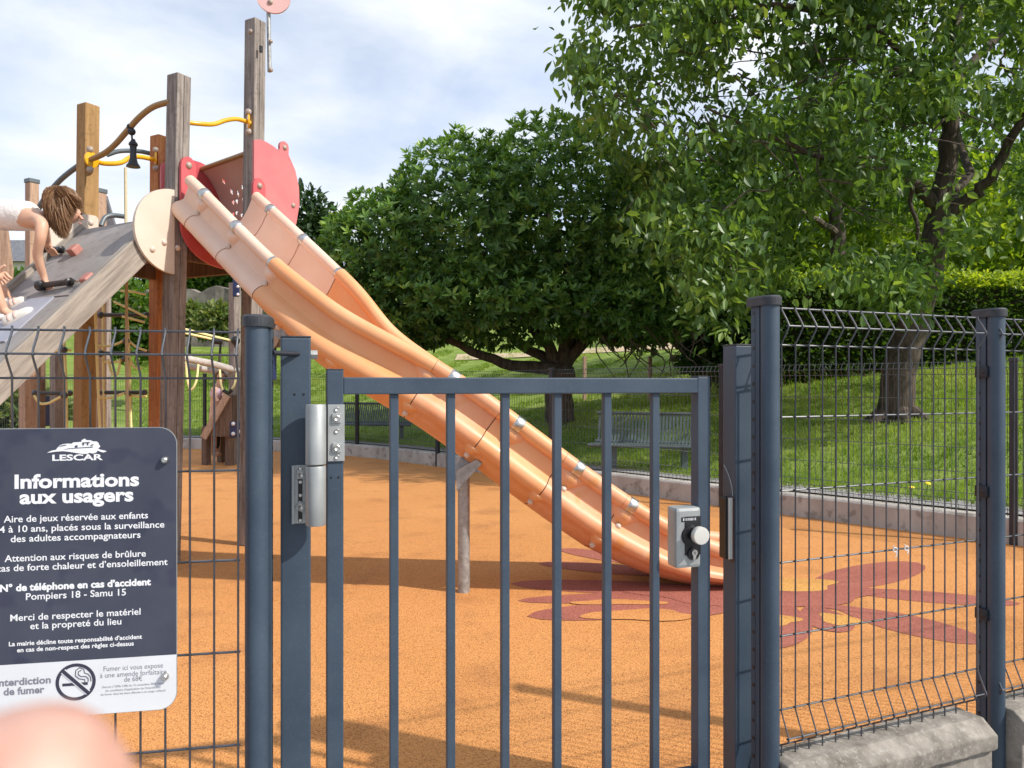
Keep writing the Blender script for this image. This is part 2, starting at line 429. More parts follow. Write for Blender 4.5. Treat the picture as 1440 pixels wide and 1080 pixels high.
def rubber(name, c0, c1, dark, light):
    m, N, L, P = new_mat(name)
    t = N.new('ShaderNodeTexCoord')
    big = N.new('ShaderNodeTexNoise'); big.inputs['Scale'].default_value = 0.9; big.inputs['Detail'].default_value = 6
    L.new(t.outputs['Object'], big.inputs['Vector'])
    r = N.new('ShaderNodeValToRGB'); r.color_ramp.elements[0].position = 0.3; r.color_ramp.elements[1].position = 0.7
    r.color_ramp.elements[0].color = (*c0, 1); r.color_ramp.elements[1].color = (*c1, 1)
    L.new(big.outputs['Fac'], r.inputs['Fac'])
    vo = N.new('ShaderNodeTexVoronoi'); vo.inputs['Scale'].default_value = 230
    L.new(t.outputs['Object'], vo.inputs['Vector'])
    sp = N.new('ShaderNodeSeparateColor'); L.new(vo.outputs['Color'], sp.inputs['Color'])
    r2 = N.new('ShaderNodeValToRGB')
    e = r2.color_ramp.elements
    e[0].position = 0.0; e[0].color = (*dark, 1); e[1].position = 1.0; e[1].color = (*light, 1)
    a = e.new(0.16); a.color = (*dark, 1)
    a = e.new(0.30); a.color = (1, 1, 1, 1)
    a = e.new(0.80); a.color = (1, 1, 1, 1)
    L.new(sp.outputs['Red'], r2.inputs['Fac'])
    mu = N.new('ShaderNodeMix'); mu.data_type = 'RGBA'; mu.blend_type = 'MULTIPLY'; mu.inputs['Factor'].default_value = 1.0
    L.new(r.outputs['Color'], mu.inputs['A']); L.new(r2.outputs['Color'], mu.inputs['B'])
    st = N.new('ShaderNodeTexNoise'); st.inputs['Scale'].default_value = 2.6; st.inputs['Detail'].default_value = 9
    L.new(t.outputs['Object'], st.inputs['Vector'])
    r3 = N.new('ShaderNodeValToRGB'); r3.color_ramp.elements[0].position = 0.30; r3.color_ramp.elements[1].position = 0.46
    r3.color_ramp.elements[0].color = (0.80, 0.78, 0.80, 1); r3.color_ramp.elements[1].color = (1, 1, 1, 1)
    L.new(st.outputs['Fac'], r3.inputs['Fac'])
    m2 = N.new('ShaderNodeMix'); m2.data_type = 'RGBA'; m2.blend_type = 'MULTIPLY'; m2.inputs['Factor'].default_value = 1.0
    L.new(mu.outputs['Result'], m2.inputs['A']); L.new(r3.outputs['Color'], m2.inputs['B'])
    L.new(m2.outputs['Result'], P.inputs['Base Color'])
    P.inputs['Roughness'].default_value = 0.85
    P.inputs['Specular IOR Level'].default_value = 0.35
    b = N.new('ShaderNodeBump'); b.inputs['Strength'].default_value = 0.55; b.inputs['Distance'].default_value = 0.004
    L.new(vo.outputs['Distance'], b.inputs['Height']); L.new(b.outputs['Normal'], P.inputs['Normal'])
    return m
M['floor'] = rubber('orange_rubber', (0.57, 0.245, 0.070), (0.63, 0.285, 0.090), (0.60, 0.54, 0.50), (1.18, 1.24, 1.5))
M['petal'] = rubber('brick_red_rubber', (0.34, 0.105, 0.072), (0.39, 0.13, 0.088), (0.6, 0.55, 0.55), (1.25, 1.5, 1.7))
M['petal_y'] = rubber('yellow_ochre_rubber', (0.60, 0.30, 0.075), (0.64, 0.34, 0.09), (0.6, 0.5, 0.45), (1.2, 1.3, 1.6))

# ---------------------------------------------------------------- ground, floor, kerb, lawn
KERB = [(-40, 18.5), (-20, 16.6), (-12, 15.6), (-8.2, 15.2), (-5.9, 14.9), (-4.3, 14.35), (-2.66, 13.45), (-1.09, 11.70), (0.54, 9.76), (2.2, 7.86), (3.95, 6.0), (5.7, 4.2), (8.2, 1.9), (14, -3), (30, -16)]
def kerb_pts(step=0.5):
    out = []
    for i in range(len(KERB) - 1):
        a, b = Vector(KERB[i]), Vector(KERB[i + 1])
        n = max(1, int((b - a).length / step))
        for k in range(n): out.append(a.lerp(b, k / n))
    out.append(Vector(KERB[-1]))
    for _ in range(4):
        out = [out[0]] + [(out[i - 1] + out[i] * 2 + out[i + 1]) / 4 for i in range(1, len(out) - 1)] + [out[-1]]
    return out
KP = kerb_pts()
KN = []
for i in range(len(KP)):
    d = KP[min(i + 1, len(KP) - 1)] - KP[max(i - 1, 0)]
    d.normalize(); KN.append(Vector((-d.y, d.x)) if -d.y * 0 + d.x > -2 else d)
KPa = np.array([[p.x, p.y] for p in KP]); KNa = np.array([[n.x, n.y] for n in KN])
if KNa[len(KNa) // 2].sum() < 0: KNa = -KNa

def hill(x, y, d):
    h = 0.20 + 0.02 * min(d, 1.2) + 0.158 * max(0.0, d - 1.2)
    h += 0.05 * math.sin(x * 0.7 + 1.0) * math.sin(y * 0.6) * min(1, d / 3)
    if d > 12: h += 0.03 * (d - 12)
    return h

def kd(x, y):
    """distance outward from the kerb line"""
    q = np.array([x, y]) - KPa
    k = int(np.argmin((q ** 2).sum(1)))
    return float((q[k] * KNa[k]).sum())

def lawn_z(x, y): return hill(x, y, max(kd(x, y), 0))

g = MB(); g.add([(-400, -400, -0.35), (400, -400, -0.35), (400, 400, -0.35), (-400, 400, -0.35)], [(0, 1, 2, 3)])
tag(g.build('ground', M['earth']), kind='structure')
ds = [0.13, 0.4, 0.8, 1.3, 2, 2.8, 3.7, 4.8, 6, 7.5, 9, 11, 13, 16, 20, 25, 32, 42, 60, 90, 140]
lm = MB(); vs = []
for i in range(len(KPa)):
    for d in ds:
        p = KPa[i] + KNa[i] * d
        vs.append((p[0], p[1], hill(p[0], p[1], d)))
nd = len(ds)
fs = [(i * nd + j, i * nd + j + 1, (i + 1) * nd + j + 1, (i + 1) * nd + j) for i in range(len(KPa) - 1) for j in range(nd - 1)]
lm.add(vs, fs, True)
lawn = tag(lm.build('lawn', M['lawn'], smooth=True), kind='structure')
# rubber floor: one sheet, front edge under the front fence
FL = [(-16, -1.0), (-1.60, 1.50), (-0.573, 1.72), (0.709, 2.17), (1.545, 2.53), (5.2, 4.1)]
fm = MB(); k = [tuple(p) for p in KPa if -16 < p[0] < 5.6]
poly = [(x, y, 0.0) for (x, y) in FL] + [(p[0], p[1], 0.0) for p in reversed(k)] + [(-16, 15.9, 0.0)]
fm.add(poly, [tuple(range(len(poly)))])
tag(fm.build('rubber_floor', M['floor'], wloc=(0, 0, 0)), kind='structure')
gm = MB(); gm.add([(-30, -20, -0.02), (30, -20, -0.02), (30, 16, -0.02), (-30, -4, -0.02)], [(0, 1, 2, 3)])
gm = MB(); pf = [(-30, -4.2, -0.02)] + [(x, y, -0.02) for (x, y) in FL] + [(9, 5.8, -0.02), (9, -14, -0.02), (-30, -14, -0.02)]
gm.add(pf, [tuple(range(len(pf)))])
tag(gm.build('gravel_path', M['gravel'], wloc=(0, 0, 0)), kind='structure')
# gravel stones outside the fence
vs, idx = [], []
n = 2600
for i in range(n):
    s = random.uniform(0.3, 4.0)
    off = random.uniform(0.10, 1.1)
    x = 0.743 + 0.92 * s + 0.39 * off; y = 2.14 + 0.39 * s - 0.92 * off
    r = random.uniform(0.006, 0.017)
    b = len(vs)
    c = Vector((x, y, -0.02 + r * .5))
    E_ = Euler((random.random() * 6, random.random() * 6, random.random() * 6)).to_matrix()
    sx = [random.uniform(.7, 1.4) * r for _ in range(3)]
    for q in ((1, 0, 0), (-1, 0, 0), (0, 1, 0), (0, -1, 0), (0, 0, 1), (0, 0, -1)):
        vs.append(tuple(c + E_ @ Vector((q[0] * sx[0], q[1] * sx[1], q[2] * sx[2]))))
    for t in ((0, 2, 4), (2, 1, 4), (1, 3, 4), (3, 0, 4), (2, 0, 5), (1, 2, 5), (3, 1, 5), (0, 3, 5)): idx += [b + t[0], b + t[1], b + t[2]]
tag(np_mesh('loose_gravel', vs, 3, idx, M['stones']), kind='stuff')

# kerb wall and gravel strip behind it
km = MB(); prof = [(-0.10, -0.05), (-0.10, 0.185), (-0.085, 0.20), (0.085, 0.20), (0.10, 0.19), (0.10, -0.05)]
vs = []
for i in range(len(KPa)):
    for (o, z) in prof:
        p = KPa[i] + KNa[i] * (o + 0.03); vs.append((p[0], p[1], z))
m_ = len(prof)
fs = [(i * m_ + j, i * m_ + j + 1, (i + 1) * m_ + j + 1, (i + 1) * m_ + j) for i in range(len(KPa) - 1) for j in range(m_ - 1)]
km.add(vs, fs)
tag(km.build('kerb_wall', M['kerb']), 'low curved concrete kerb wall holding back the lawn behind the orange floor', 'kerb')
sm_ = MB(); vs = []
for i in range(len(KPa)):
    for d in (0.12, 0.30, 0.52):
        p = KPa[i] + KNa[i] * d; vs.append((p[0], p[1], hill(p[0], p[1], d) + 0.012))
fs = [(i * 3 + j, i * 3 + j + 1, (i + 1) * 3 + j + 1, (i + 1) * 3 + j) for i in range(len(KPa) - 1) for j in range(2)]
sm_.add(vs, fs, True)
tag(sm_.build('gravel_strip', M['gravel'], smooth=True), kind='structure')
# dry path across the slope
pm = MB(); vs = []
for i in range(41):
    t = i / 40; x = -2 + 18 * t; y = 27.5 - 3.0 * t + 0.3 * math.sin(t * 9)
    for w in (-0.7, 0.0, 0.7):
        vs.append((x, y + w, lawn_z(x, y + w) + 0.04))
pm.add(vs, [(i * 3 + j, i * 3 + j + 1, (i + 1) * 3 + j + 1, (i + 1) * 3 + j) for i in range(40) for j in range(2)], True)
tag(pm.build('dirt_path', M['path'], smooth=True), kind='structure')

# flower pattern laid in the floor (flat coloured rubber, 4 mm inlay sheets)
def floor_px(px, py):
    Y = CH * F / (py - HOR); return ((px - 720) / F * Y, Y)
def petal_shape(a, b, wpx, z, mb, n=26, taper=0.55):
    """tear drop from pixel a (narrow) to pixel b (round end), width in metres"""
    A, B = Vector(floor_px(*a)), Vector(floor_px(*b))
    d = (B - A); Ln = d.length; d.normalize(); nn = Vector((-d.y, d.x))
    pts = []
    for k in range(n):
        t = k / (n - 1)
        w = wpx * (0.16 + 0.84 * math.sin(min(1, t / taper) * math.pi / 2) ** 1.3) * (math.sqrt(max(0, 1 - ((t - taper) / (1 - taper)) ** 2)) if t > taper else 1)
        pts.append((t, w))
    up = [A + d * (t * Ln) + nn * (w / 2) for t, w in pts]; dn = [A + d * (t * Ln) - nn * (w / 2) for t, w in reversed(pts)]
    q = [(p.x, p.y, z) for p in up] + [(p.x, p.y, z) for p in dn[1:]]
    mb.add(q, [tuple(range(len(q)))])
def blob(px, py, rx, ry, z, mb, wob=0.12, ph=0):
    x, y = floor_px(px, py)
    q = []
    for k in range(36):
        a = 2 * math.pi * k / 36; r = 1 + wob * math.sin(3 * a + ph) + wob * .5 * math.sin(5 * a + ph * 2)
        q.append((x + rx * r * math.cos(a), y + ry * r * math.sin(a), z))
    mb.add(q, [tuple(range(36))])
pi = 0
def flat(name, mat_, kind='structure'):
    pass
for (a, b, w) in [((1120, 835), (1290, 791), 0.40), ((1150, 828), (1436, 849), 0.26), ((1165, 850), (1385, 905), 0.34),
                  ((1060, 832), (718, 821), 0.26), ((1040, 835), (728, 845), 0.17), ((1080, 845), (741, 867), 0.27),
                  ((1000, 812), (757, 792), 0.22), ((960, 800), (788, 772), 0.22), ((1110, 822), (1250, 810), 0.12), ((1120, 848), (1240, 862), 0.10),
                  ((1110, 850), (1070, 912), 0.36), ((1060, 850), (945, 869), 0.10), ((1140, 850), (1180, 890), 0.26)]:
    pb = MB(); pi += 1
    petal_shape(a, b, w * (1.2 if b[0] < 1000 else 1.0), 0.0015 + 0.00018 * pi, pb)
    tag(pb.build('floor_inlay', M['petal']), kind='structure')
pb = MB(); blob(1065, 836, 0.72, 0.25, 0.0044, pb); tag(pb.build('floor_inlay', M['petal']), kind='structure')
for i, (px, py, rx, ry) in enumerate([(1112, 822, 0.28, 0.16), (1085, 872, 0.14, 0.10), (1180, 872, 0.10, 0.10), (870, 848, 0.28, 0.05), (900, 866, 0.30, 0.10)]):
    pb = MB(); blob(px, py, rx, ry, 0.0048 + 0.0002 * i, pb, 0.15, i)
    tag(pb.build('floor_inlay', M['petal_y'] if i < 3 else M['floor']), kind='structure')

# ---------------------------------------------------------------- front fence
EL = V(0.982, 0.187, 0).normalized(); NLo = V(-0.187, 0.982, 0)       # left panel direction, normal away from the viewer
ER = V(0.921, 0.390, 0).normalized(); NRo = V(-0.390, 0.921, 0)
EG = V(0.958, 0.286, 0).normalized()                                  # gate line
gd = V(0.972, 0.30, 0); EG = gd.normalized(); NG = V(-EG.y, EG.x, 0)

def panel_mesh(o, e, n, ln, zs, bends, ztop, zbot, pr=0.03, r=0.0024, step=0.05, seg=6, start=0.0):
    """welded wire panel: zs = heights of flat wires, bends = list of (z_hi, z_mid, z_lo)"""
    mb = MB(); o = Vector(o)
    nv = int(ln / step)
    path = [(ztop, 0.0)]
    for (a, m, b) in sorted(bends, reverse=True):
        path += [(a - 0.004, 0), (m + 0.012, -pr * 0.8), (m, -pr), (m - 0.012, -pr * .8), (b + 0.004, 0)]
    path.append((zbot, 0.0))
    for i in range(nv + 1):
        s = start + i * step
        mb.tube([V(o.x, o.y, 0) + e * s + n * q + V(0, 0, z) for (z, q) in path], r, seg)
    L0, L1 = start - 0.004, start + nv * step + 0.004
    for z in zs:
        mb.tube([V(o.x, o.y, z) + e * L0 + n * 0.005, V(o.x, o.y, z) + e * L1 + n * 0.005], r * 1.15, seg)
    for (a, m, b) in bends:
        for z, q in ((a, 0.005), (m, -pr + 0.005), (b, 0.005)):
            mb.tube([V(o.x, o.y, z) + e * L0 + n * q, V(o.x, o.y, z) + e * L1 + n * q], r * 1.15, seg)
    return mb

# left panel
oL = V(-0.602, 1.688, 0)
pl = panel_mesh(oL, -EL, NLo, 1.30, [1.06, 0.862, 0.66, 0.455, 0.255], [(1.364, 1.3126, 1.2625), (0.2, 0.16, 0.12)], 1.372, 0.08)
tag(pl.build('mesh_fence_panel', M['wire']), 'dark welded wire fence panel carrying the information sign, left of the gate', 'fence panel', 'wire fence panels at the front')
# right panels
ZR = [1.157, 0.951, 0.75, 0.5446]; BR = [(1.462, 1.4105, 1.359), (0.3385, 0.269, 0.240)]
oR = V(0.752, 2.143, 0)
pr_ = panel_mesh(oR, ER, NRo, 0.80, ZR, BR, 1.466, 0.205)
tag(pr_.build('mesh_fence_panel', M['wire']), 'wire fence panel right of the gate with two white ties, between two round posts', 'fence panel', 'wire fence panels at the front')
pr2 = panel_mesh(oR + ER * 0.875, ER, NRo, 2.45, ZR, BR, 1.466, 0.205)
tag(pr2.build('mesh_fence_panel', M['wire']), 'wire fence panel cut by the right edge of the photo, beyond the last round post', 'fence panel', 'wire fence panels at the front')
for (px, py, tl) in ((1258, 779, 0.014), (1274, 776, 0.008)):
    # white ties knotted on the panel wire
    s = 0.0
    t_ = (px - 720) / F
    s = (t_ * oR.y - oR.x) / (ER.x - t_ * ER.y)
    c = oR + ER * s; c.z = 0.752
    tb = MB()
    tb.tube([c + V(0.006 * math.cos(a), -0.004, 0.007 * math.sin(a)) for a in np.linspace(0, 6.0, 12)], 0.0016, 6)
    tb.tube([c + V(0.004, -0.006, -0.006), c + V(0.002, -0.010, -0.006 - tl * .5), c + V(-0.002, -0.010, -0.008 - tl)], 0.0013, 6)
    tb.tube([c + V(-0.005, -0.006, 0.004), c + V(-0.010, -0.012, 0.014)], 0.0013, 6)
    tag(tb.build('cable_tie', M['white_tie']), 'white tie with %s knotted on the fence wire right of the gate' % ('a long loose end' if tl > .01 else 'a short end'), 'cable tie', 'white ties on the fence wire')

def dpost(name, c, e, n, z0, z1, label, clips=(), hook=False, hw=0.0185):
    c = Vector(c)
    t = thing(name, (c.x, c.y, z0), label, 'fence post', 'round fence posts at the front')
    b = MB()
    b.tube([V(c.x, c.y, z0), V(c.x, c.y, z1)], 0.0255, 28)
    for s in (-1, 1):
        b.bar(V(c.x, c.y, z0) + n * 0.040 + e * ((hw - .005) * s), V(c.x, c.y, z1) + n * 0.040 + e * ((hw - .005) * s), 0.009, 0.034, up=n)
    b.build('post_body', M['paint'], t)
    d = MB(); d.bar(V(c.x, c.y, z0) + n * 0.046, V(c.x, c.y, z1 - .01) + n * 0.046, hw * 2 - .0185, 0.03, up=n)
    d.build('slot', M['paint_dark'], t)
    for sg in (-1, 1):
        vs = []; fs = []; ms = []; z = z0; zz = [z0]
        while z < z1 - 0.08: zz += [z + 0.045, z + 0.055]; z += 0.05
        for z in sorted(zz): 
            for q_ in (0.040, 0.050): vs.append(V(c.x, c.y, z) + n * q_ + e * ((hw + .0006) * sg))
        for a in range(len(zz) - 1): fs.append((2 * a, 2 * a + 1, 2 * a + 3, 2 * a + 2)); ms.append(a % 2)
        h = MB(); h.add(vs, fs); ho = h.build('slotted_strip', M['paint'], t); ho.data.materials.append(M['black']); ho.data.polygons.foreach_set('material_index', ms)
    k = MB()
    A = [V(c.x, c.y, 0) + e * (0.031 * math.cos(a)) + n * (0.031 * math.sin(a)) for a in np.linspace(math.pi, 2 * math.pi, 15)]
    A += [V(c.x, c.y, 0) + e * max(.027, hw + .002) + n * 0.066, V(c.x, c.y, 0) - e * max(.027, hw + .002) + n * 0.066]
    m = len(A); vs = []
    for zz, sc in ((z1 - 0.016, 1.0), (z1 + 0.006, 1.0), (z1 + 0.011, 0.88)):
        cc_ = V(c.x, c.y, 0) + n * 0.015
        vs += [V(0, 0, zz) + cc_ + (p - cc_) * sc for p in A]
    fs = [(i + r * m, (i + 1) % m + r * m, (i + 1) % m + (r + 1) * m, i + (r + 1) * m) for r in range(2) for i in range(m)] + [tuple(range(2 * m, 3 * m)), tuple(range(m))[::-1]]
    k.add(vs, fs); k.build('post_cap', M['cap'], t)
    for zc in clips:
        q = MB(); q.box(V(c.x, c.y, zc) + n * 0.030 - e * 0.027, (0.012, 0.042, 0.036), Matrix((e, n, V(0, 0, 1))).transposed(), 0.002)
        q.dome(V(c.x, c.y, zc) + n * 0.02 - e * 0.033, -e, 0.006)
        q.build('panel_clip', M['paint_dark'], t)
    if hook:
        q = MB()
        p0 = V(c.x, c.y, z1 - 0.012) + n * 0.058
        q.tube([p0 - e * hook * .0, p0 + e * hook * 0.022, p0 + e * hook * 0.026 - V(0, 0, 0.012), p0 + e * hook * 0.026 - V(0, 0, 0.05), p0 + e * hook * 0.018 - V(0, 0, 0.062)], 0.0045, 8)
        q.build('cap_hook', M['cap'], t)
    return t
cl = at(361, 540, 1.725); dpost('fence_post', (cl.x, cl.y, 0), EL, NLo, -0.05, 1.394, 'round blue-grey fence post between the information sign and the gate', hook=1, hw=0.029)
c1 = at(1083, 540, 2.135); dpost('fence_post', (c1.x, c1.y, 0), ER, NRo, -0.05, 1.484, 'tall round blue-grey fence post just right of the square latch post')
c2 = at(1401, 540, 2.49); dpost('fence_post', (c2.x, c2.y, 0), ER, NRo, -0.03, 1.484, 'round blue-grey fence post standing in gravel between two concrete bases at the right edge', clips=(1.29, 0.90, 0.50))

# concrete plinths
def plinth(o, e, n, ln, label, z0=0.0):
    mb = MB(); o = Vector(o)
    pf = [(-0.085, -0.25), (-0.085, 0.118), (-0.105, 0.13), (-0.105, 0.178), (-0.058, 0.214), (0.03, 0.214), (0.05, 0.19), (0.05, -0.25)]
    N_ = 40; vs = []; m = len(pf)
    for i in range(N_ + 1):
        s = ln * i / N_
        for j, (q, z) in enumerate(pf):
            w = 0.0012 * math.sin(i * .9 + j) + (random.uniform(-.0015, .0015) if j in (2, 3, 4, 5) else 0)
            ee = 0.0
            if j in (3, 4, 5) and (i == 0 or i == N_): ee = -0.008
            vs.append(V(o.x, o.y, z + z0 + w * .6 + ee) + e * s + n * (q + w * .5))
    fs = [(i * m + j, (i + 1) * m + j, (i + 1) * m + (j + 1) % m, i * m + (j + 1) % m) for i in range(N_) for j in range(m)]
    fs += [tuple(range(m)), tuple(range(N_ * m, N_ * m + m))[::-1]]
    mb.add(vs, fs)
    tag(mb.build('concrete_base', M['concrete'], bevel=0.004), label, 'concrete base', 'concrete bases under the front fence')
plinth(oR + NRo * 0.012 - ER * 0.02, ER, NRo, 0.785, 'weathered concrete base under the short wire panel right of the gate')
plinth(oR + NRo * 0.012 + ER * 0.905, ER, NRo, 2.4, 'weathered concrete base at the right edge, beyond the last round post')
plinth(oL + NLo * 0.012 + EL * 0.0 - EL * 1.4, EL, NLo, 1.38, 'concrete base under the wire panel that carries the sign', z0=-0.10)

# gate posts
def sqpost(c, w, z0, z1, label, parts):
    t = thing('gate_post', (c[0], c[1], z0), label, 'gate post')
    Rm = Matrix((EG, NG, V(0, 0, 1))).transposed()
    b = MB(); b.box((c[0], c[1], (z0 + z1) / 2), (w, w, z1 - z0), Rm, 0.004); b.build('post_body', M['paint'], t)
    k = MB(); k.box((c[0], c[1], z1 + 0.002), (w + 0.001, w + 0.001, 0.004), Rm, 0.001); k.build('post_cap', M['cap'], t)
    return t, Rm
gp1c = V(-0.530, 1.880, 0)
gp1, RG = sqpost(gp1c, 0.070, -0.05, 1.362, 'square blue-grey gate post carrying the lower half of the metal hinge', None)
for dx in (-0.009, 0.012):
    h = MB(); p = gp1c - NG * 0.0352 + EG * (0.006 + dx) + V(0, 0, 1.225); h.lathe(p - NG * 0.0004, -NG, [(0, 0.0028), (0.0004, 0.0028)], 10); h.build('screw_hole', M['black'], gp1)
q = MB(); q.cyl(V(cl.x + 0.02, cl.y + 0.05, 1.322), gp1c + V(0, 0, 1.322) + EG * 0.036, 0.006, 10); q.build('tie_rod', M['paint_dark'], gp1); q = MB()
q.cyl(gp1c + V(0, 0, 1.322) + EG * 0.036, gp1c + V(0, 0, 1.322) + EG * 0.052, 0.0125, 6); q.build('tie_bolt', M['galv'], gp1)
gp2c = V(0.668, 2.262, 0)
gp2, _ = sqpost(gp2c, 0.066, -0.05, 1.362, 'square blue-grey latch post right of the gate with a worn keeper on its side', None)
kp = MB(); kc = gp2c - EG * 0.046 - NG * 0.004
kp.box(kc + V(0, 0, 0.831), (0.024, 0.034, 0.178), RG, 0.002); kp.build('keeper', M['black'], gp2)
kp = MB(); kp.box(kc + V(0, 0, 0.831) - NG * 0.019 + EG * 0.004, (0.017, 0.006, 0.178), RG, 0.0015); kp.build('keeper_plate', M['knob'], gp2)
kp = MB(); kp.box(gp2c - EG * 0.0355 - NG * 0.012 + V(0, 0, 0.828), (0.006, 0.030, 0.186), RG, 0.001); kp.build('keeper_spacer', M['rust'], gp2)
sc_ = MB(); arc = [V(0, 0, 0)]
pts = [gp2c - EG * 0.0338 - NG * (0.020 - 0.045 * (k / 8) ** 2) + V(0, 0, 0.925 + 0.085 * k / 8) for k in range(9)]
sc_.tube(pts, 0.0016, 5); sc_.build('scratch', M['alu'], gp2)

# gate
S0 = V(-0.437, 1.892, 0); S1 = V(0.538, 2.192, 0)
EG2 = (S1 - S0).normalized(); NG2 = V(-EG2.y, EG2.x, 0); RG2 = Matrix((EG2, NG2, V(0, 0, 1))).transposed()
gate = thing('gate', (S0.x, S0.y, 0.05), 'closed blue-grey barred metal gate with lock and hinge in front of the slide', 'gate')
for (p, zt) in ((S0, 1.284), (S1, 1.270)):
    b = MB(); b.box((p.x, p.y, (0.10 + zt) / 2), (0.040, 0.040, zt - 0.10), RG2, 0.003); b.build('stile', M['paint'], gate)
    b = MB(); b.box((p.x, p.y, zt + 0.0015), (0.041, 0.041, 0.003), RG2, 0.001); b.build('stile_cap', M['cap'], gate)
ln = (S1 - S0).length
b = MB(); mid = (S0 + S1) / 2; b.box((mid.x, mid.y, 1.2455), (ln - 0.0395, 0.040, 0.042), RG2, 0.003); b.build('top_rail', M['paint'], gate)
b = MB(); b.box((mid.x, mid.y, 0.135), (ln - 0.0395, 0.040, 0.042), RG2, 0.003); b.build('bottom_rail', M['paint'], gate)
for k in range(1, 7):
    p = S0.lerp(S1, k / 7)
    b = MB(); b.box((p.x, p.y, (0.155 + 1.226) / 2), (0.0215, 0.0215, 1.226 - 0.155), RG2, 0.0025); b.build('bar', M['paint'], gate)
# hinge
hc = at(444, 540, 1.815); hc.z = 0
h = MB()
prof = [(0.000, 0.0215), (0.002, 0.0238), (0.140, 0.0238), (0.142, 0.0225)]
h.lathe(V(hc.x, hc.y, 1.0595), (0, 0, 1), prof, 32); hu = h.build('hinge_barrel', M['alu'], gate)
h = MB(); h.lathe(V(hc.x, hc.y, 0.9165), (0, 0, 1), [(0, 0.0222), (0.002, 0.0235), (0.137, 0.0235), (0.140, 0.0225)], 32); h.build('hinge_barrel', M['alu'], gate)
fS = S0 - NG2 * 0.0225
h = MB(); h.box(V(fS.x, fS.y, 1.131) + EG2 * 0.002 - NG2 * .0005, (0.040, 0.005, 0.138), RG2, 0.001); hp = h.build('hinge_plate', M['alu'], gate)
for dz in (0.058, 0.005, -0.058):
    b = MB(); b.lathe(V(fS.x, fS.y, 1.131 + dz) - NG2 * 0.003 + EG2 * 0.004, -NG2, [(0, 0.0052), (0.004, 0.0052), (0.0045, 0.0046), (0.003, 0.0022)], 12); b.build('hinge_bolt', M['steel'], hp)
for dz in (0.036, -0.036):
    b = MB(); b.box(V(fS.x, fS.y, 1.131 + dz) - NG2 * 0.006 + EG2 * 0.003, (0.022, 0.006, 0.023), RG2 @ Matrix.Rotation(0.06 if dz < 0 else 0, 3, 'Y'), 0.0015)
    b.build('hinge_washer', M['alu'], hp)
    b = MB(); b.lathe(V(fS.x, fS.y, 1.131 + dz) - NG2 * 0.009 + EG2 * 0.003, -NG2, [(0, 0.0078), (0.003, 0.0076), (0.004, 0.006), (0.002, 0.003)], 18); b.build('hinge_bolt', M['steel'], hp)
fP = gp1c - NG * 0.0375
h = MB(); h.box(V(fP.x, fP.y, 0.985) + EG * 0.012, (0.040, 0.005, 0.140), RG, 0.001); h.box(V(fP.x, fP.y, 0.985) - EG * 0.0065 - NG * .004, (0.007, 0.010, 0.140), RG, 0.0015)
hp2 = h.build('hinge_plate', M['alu'], gate)
h = MB(); h.box(V(fP.x, fP.y, 0.975) + EG * 0.010 - NG * 0.0028, (0.010, 0.002, 0.10), RG); h.build('hinge_slot', M['black'], hp2)
for dz in (0.062, 0.030, -0.002, -0.062):
    b = MB(); b.lathe(V(fP.x, fP.y, 0.985 + dz) - NG * 0.003 + EG * 0.010, -NG, [(0, 0.0052), (0.004, 0.0050), (0.006, 0.0035), (0.0062, 0.001)], 12); b.build('hinge_bolt', M['steel'], hp2)
for dz, a in ((0.048, 0.05), (-0.029, 0.5)):
    b = MB(); b.box(V(fP.x, fP.y, 0.985 + dz) - NG * 0.006 + EG * 0.012, (0.022, 0.006, 0.022), RG @ Matrix.Rotation(a, 3, 'Y'), 0.0015); b.build('hinge_washer', M['alu'], hp2)
    b = MB(); b.lathe(V(fP.x, fP.y, 0.985 + dz) - NG * 0.009 + EG * 0.012, -NG, [(0, 0.0074), (0.003, 0.0072), (0.004, 0.006), (0.002, 0.003)], 18); b.build('hinge_bolt', M['steel'], hp2)
for dx in (-0.010, 0.008):
    b = MB(); p = S0 - NG2 * 0.0203 + EG2 * dx + V(0, 0, 1.022); b.lathe(p, -NG2, [(0, 0.0026), (0.0004, 0.0026)], 10); b.build('screw_hole', M['black'], gate)
# lock
lc = S1 - EG2 * 0.056 - NG2 * 0.004
lb = MB(); lb.box(V(lc.x, lc.y, 0.820), (0.078, 0.056, 0.170), RG2, 0.010); lock = lb.build('lock_box', M['alu'], gate)
fl = lc - NG2 * 0.0285
b = MB(); b.box(V(fl.x, fl.y, 0.826) + EG2 * 0.012, (0.050, 0.003, 0.108), RG2, 0.001)
b.lathe(V(fl.x, fl.y, 0.826) + EG2 * 0.006, -NG2, [(0, 0.030), (0.004, 0.028), (0.006, 0.02)], 14); b.build('lock_face', M['black'], lock)
kc = V(fl.x, fl.y, 0.833) + EG2 * 0.014
b = MB(); b.lathe(kc, -NG2, [(0, 0.016), (0.028, 0.018)], 20); b.build('knob_stem', M['black'], lock)
b = MB(); b.lathe(kc - NG2 * 0.026, -NG2, [(0, 0.022), (0.003, 0.0245), (0.016, 0.0245), (0.019, 0.0235), (0.0195, 0.02)], 32); b.build('knob', M['knob'], lock)
yc = V(fl.x, fl.y, 0.776) + EG2 * 0.012
b = MB(); b.lathe(yc - NG2 * 0.001, -NG2, [(0, 0.0185), (0.006, 0.0175)], 20); b.build('cylinder_rim', M['black'], lock)
b = MB(); b.lathe(yc - NG2 * 0.006 + V(0, 0, 0.004), -NG2, [(0, 0.0090), (0.006, 0.0088)], 18); b.box(yc - NG2 * 0.009 - V(0, 0, 0.009), (0.010, 0.006, 0.016), RG2, 0.003)
b.build('lock_cylinder', M['steel'], lock)
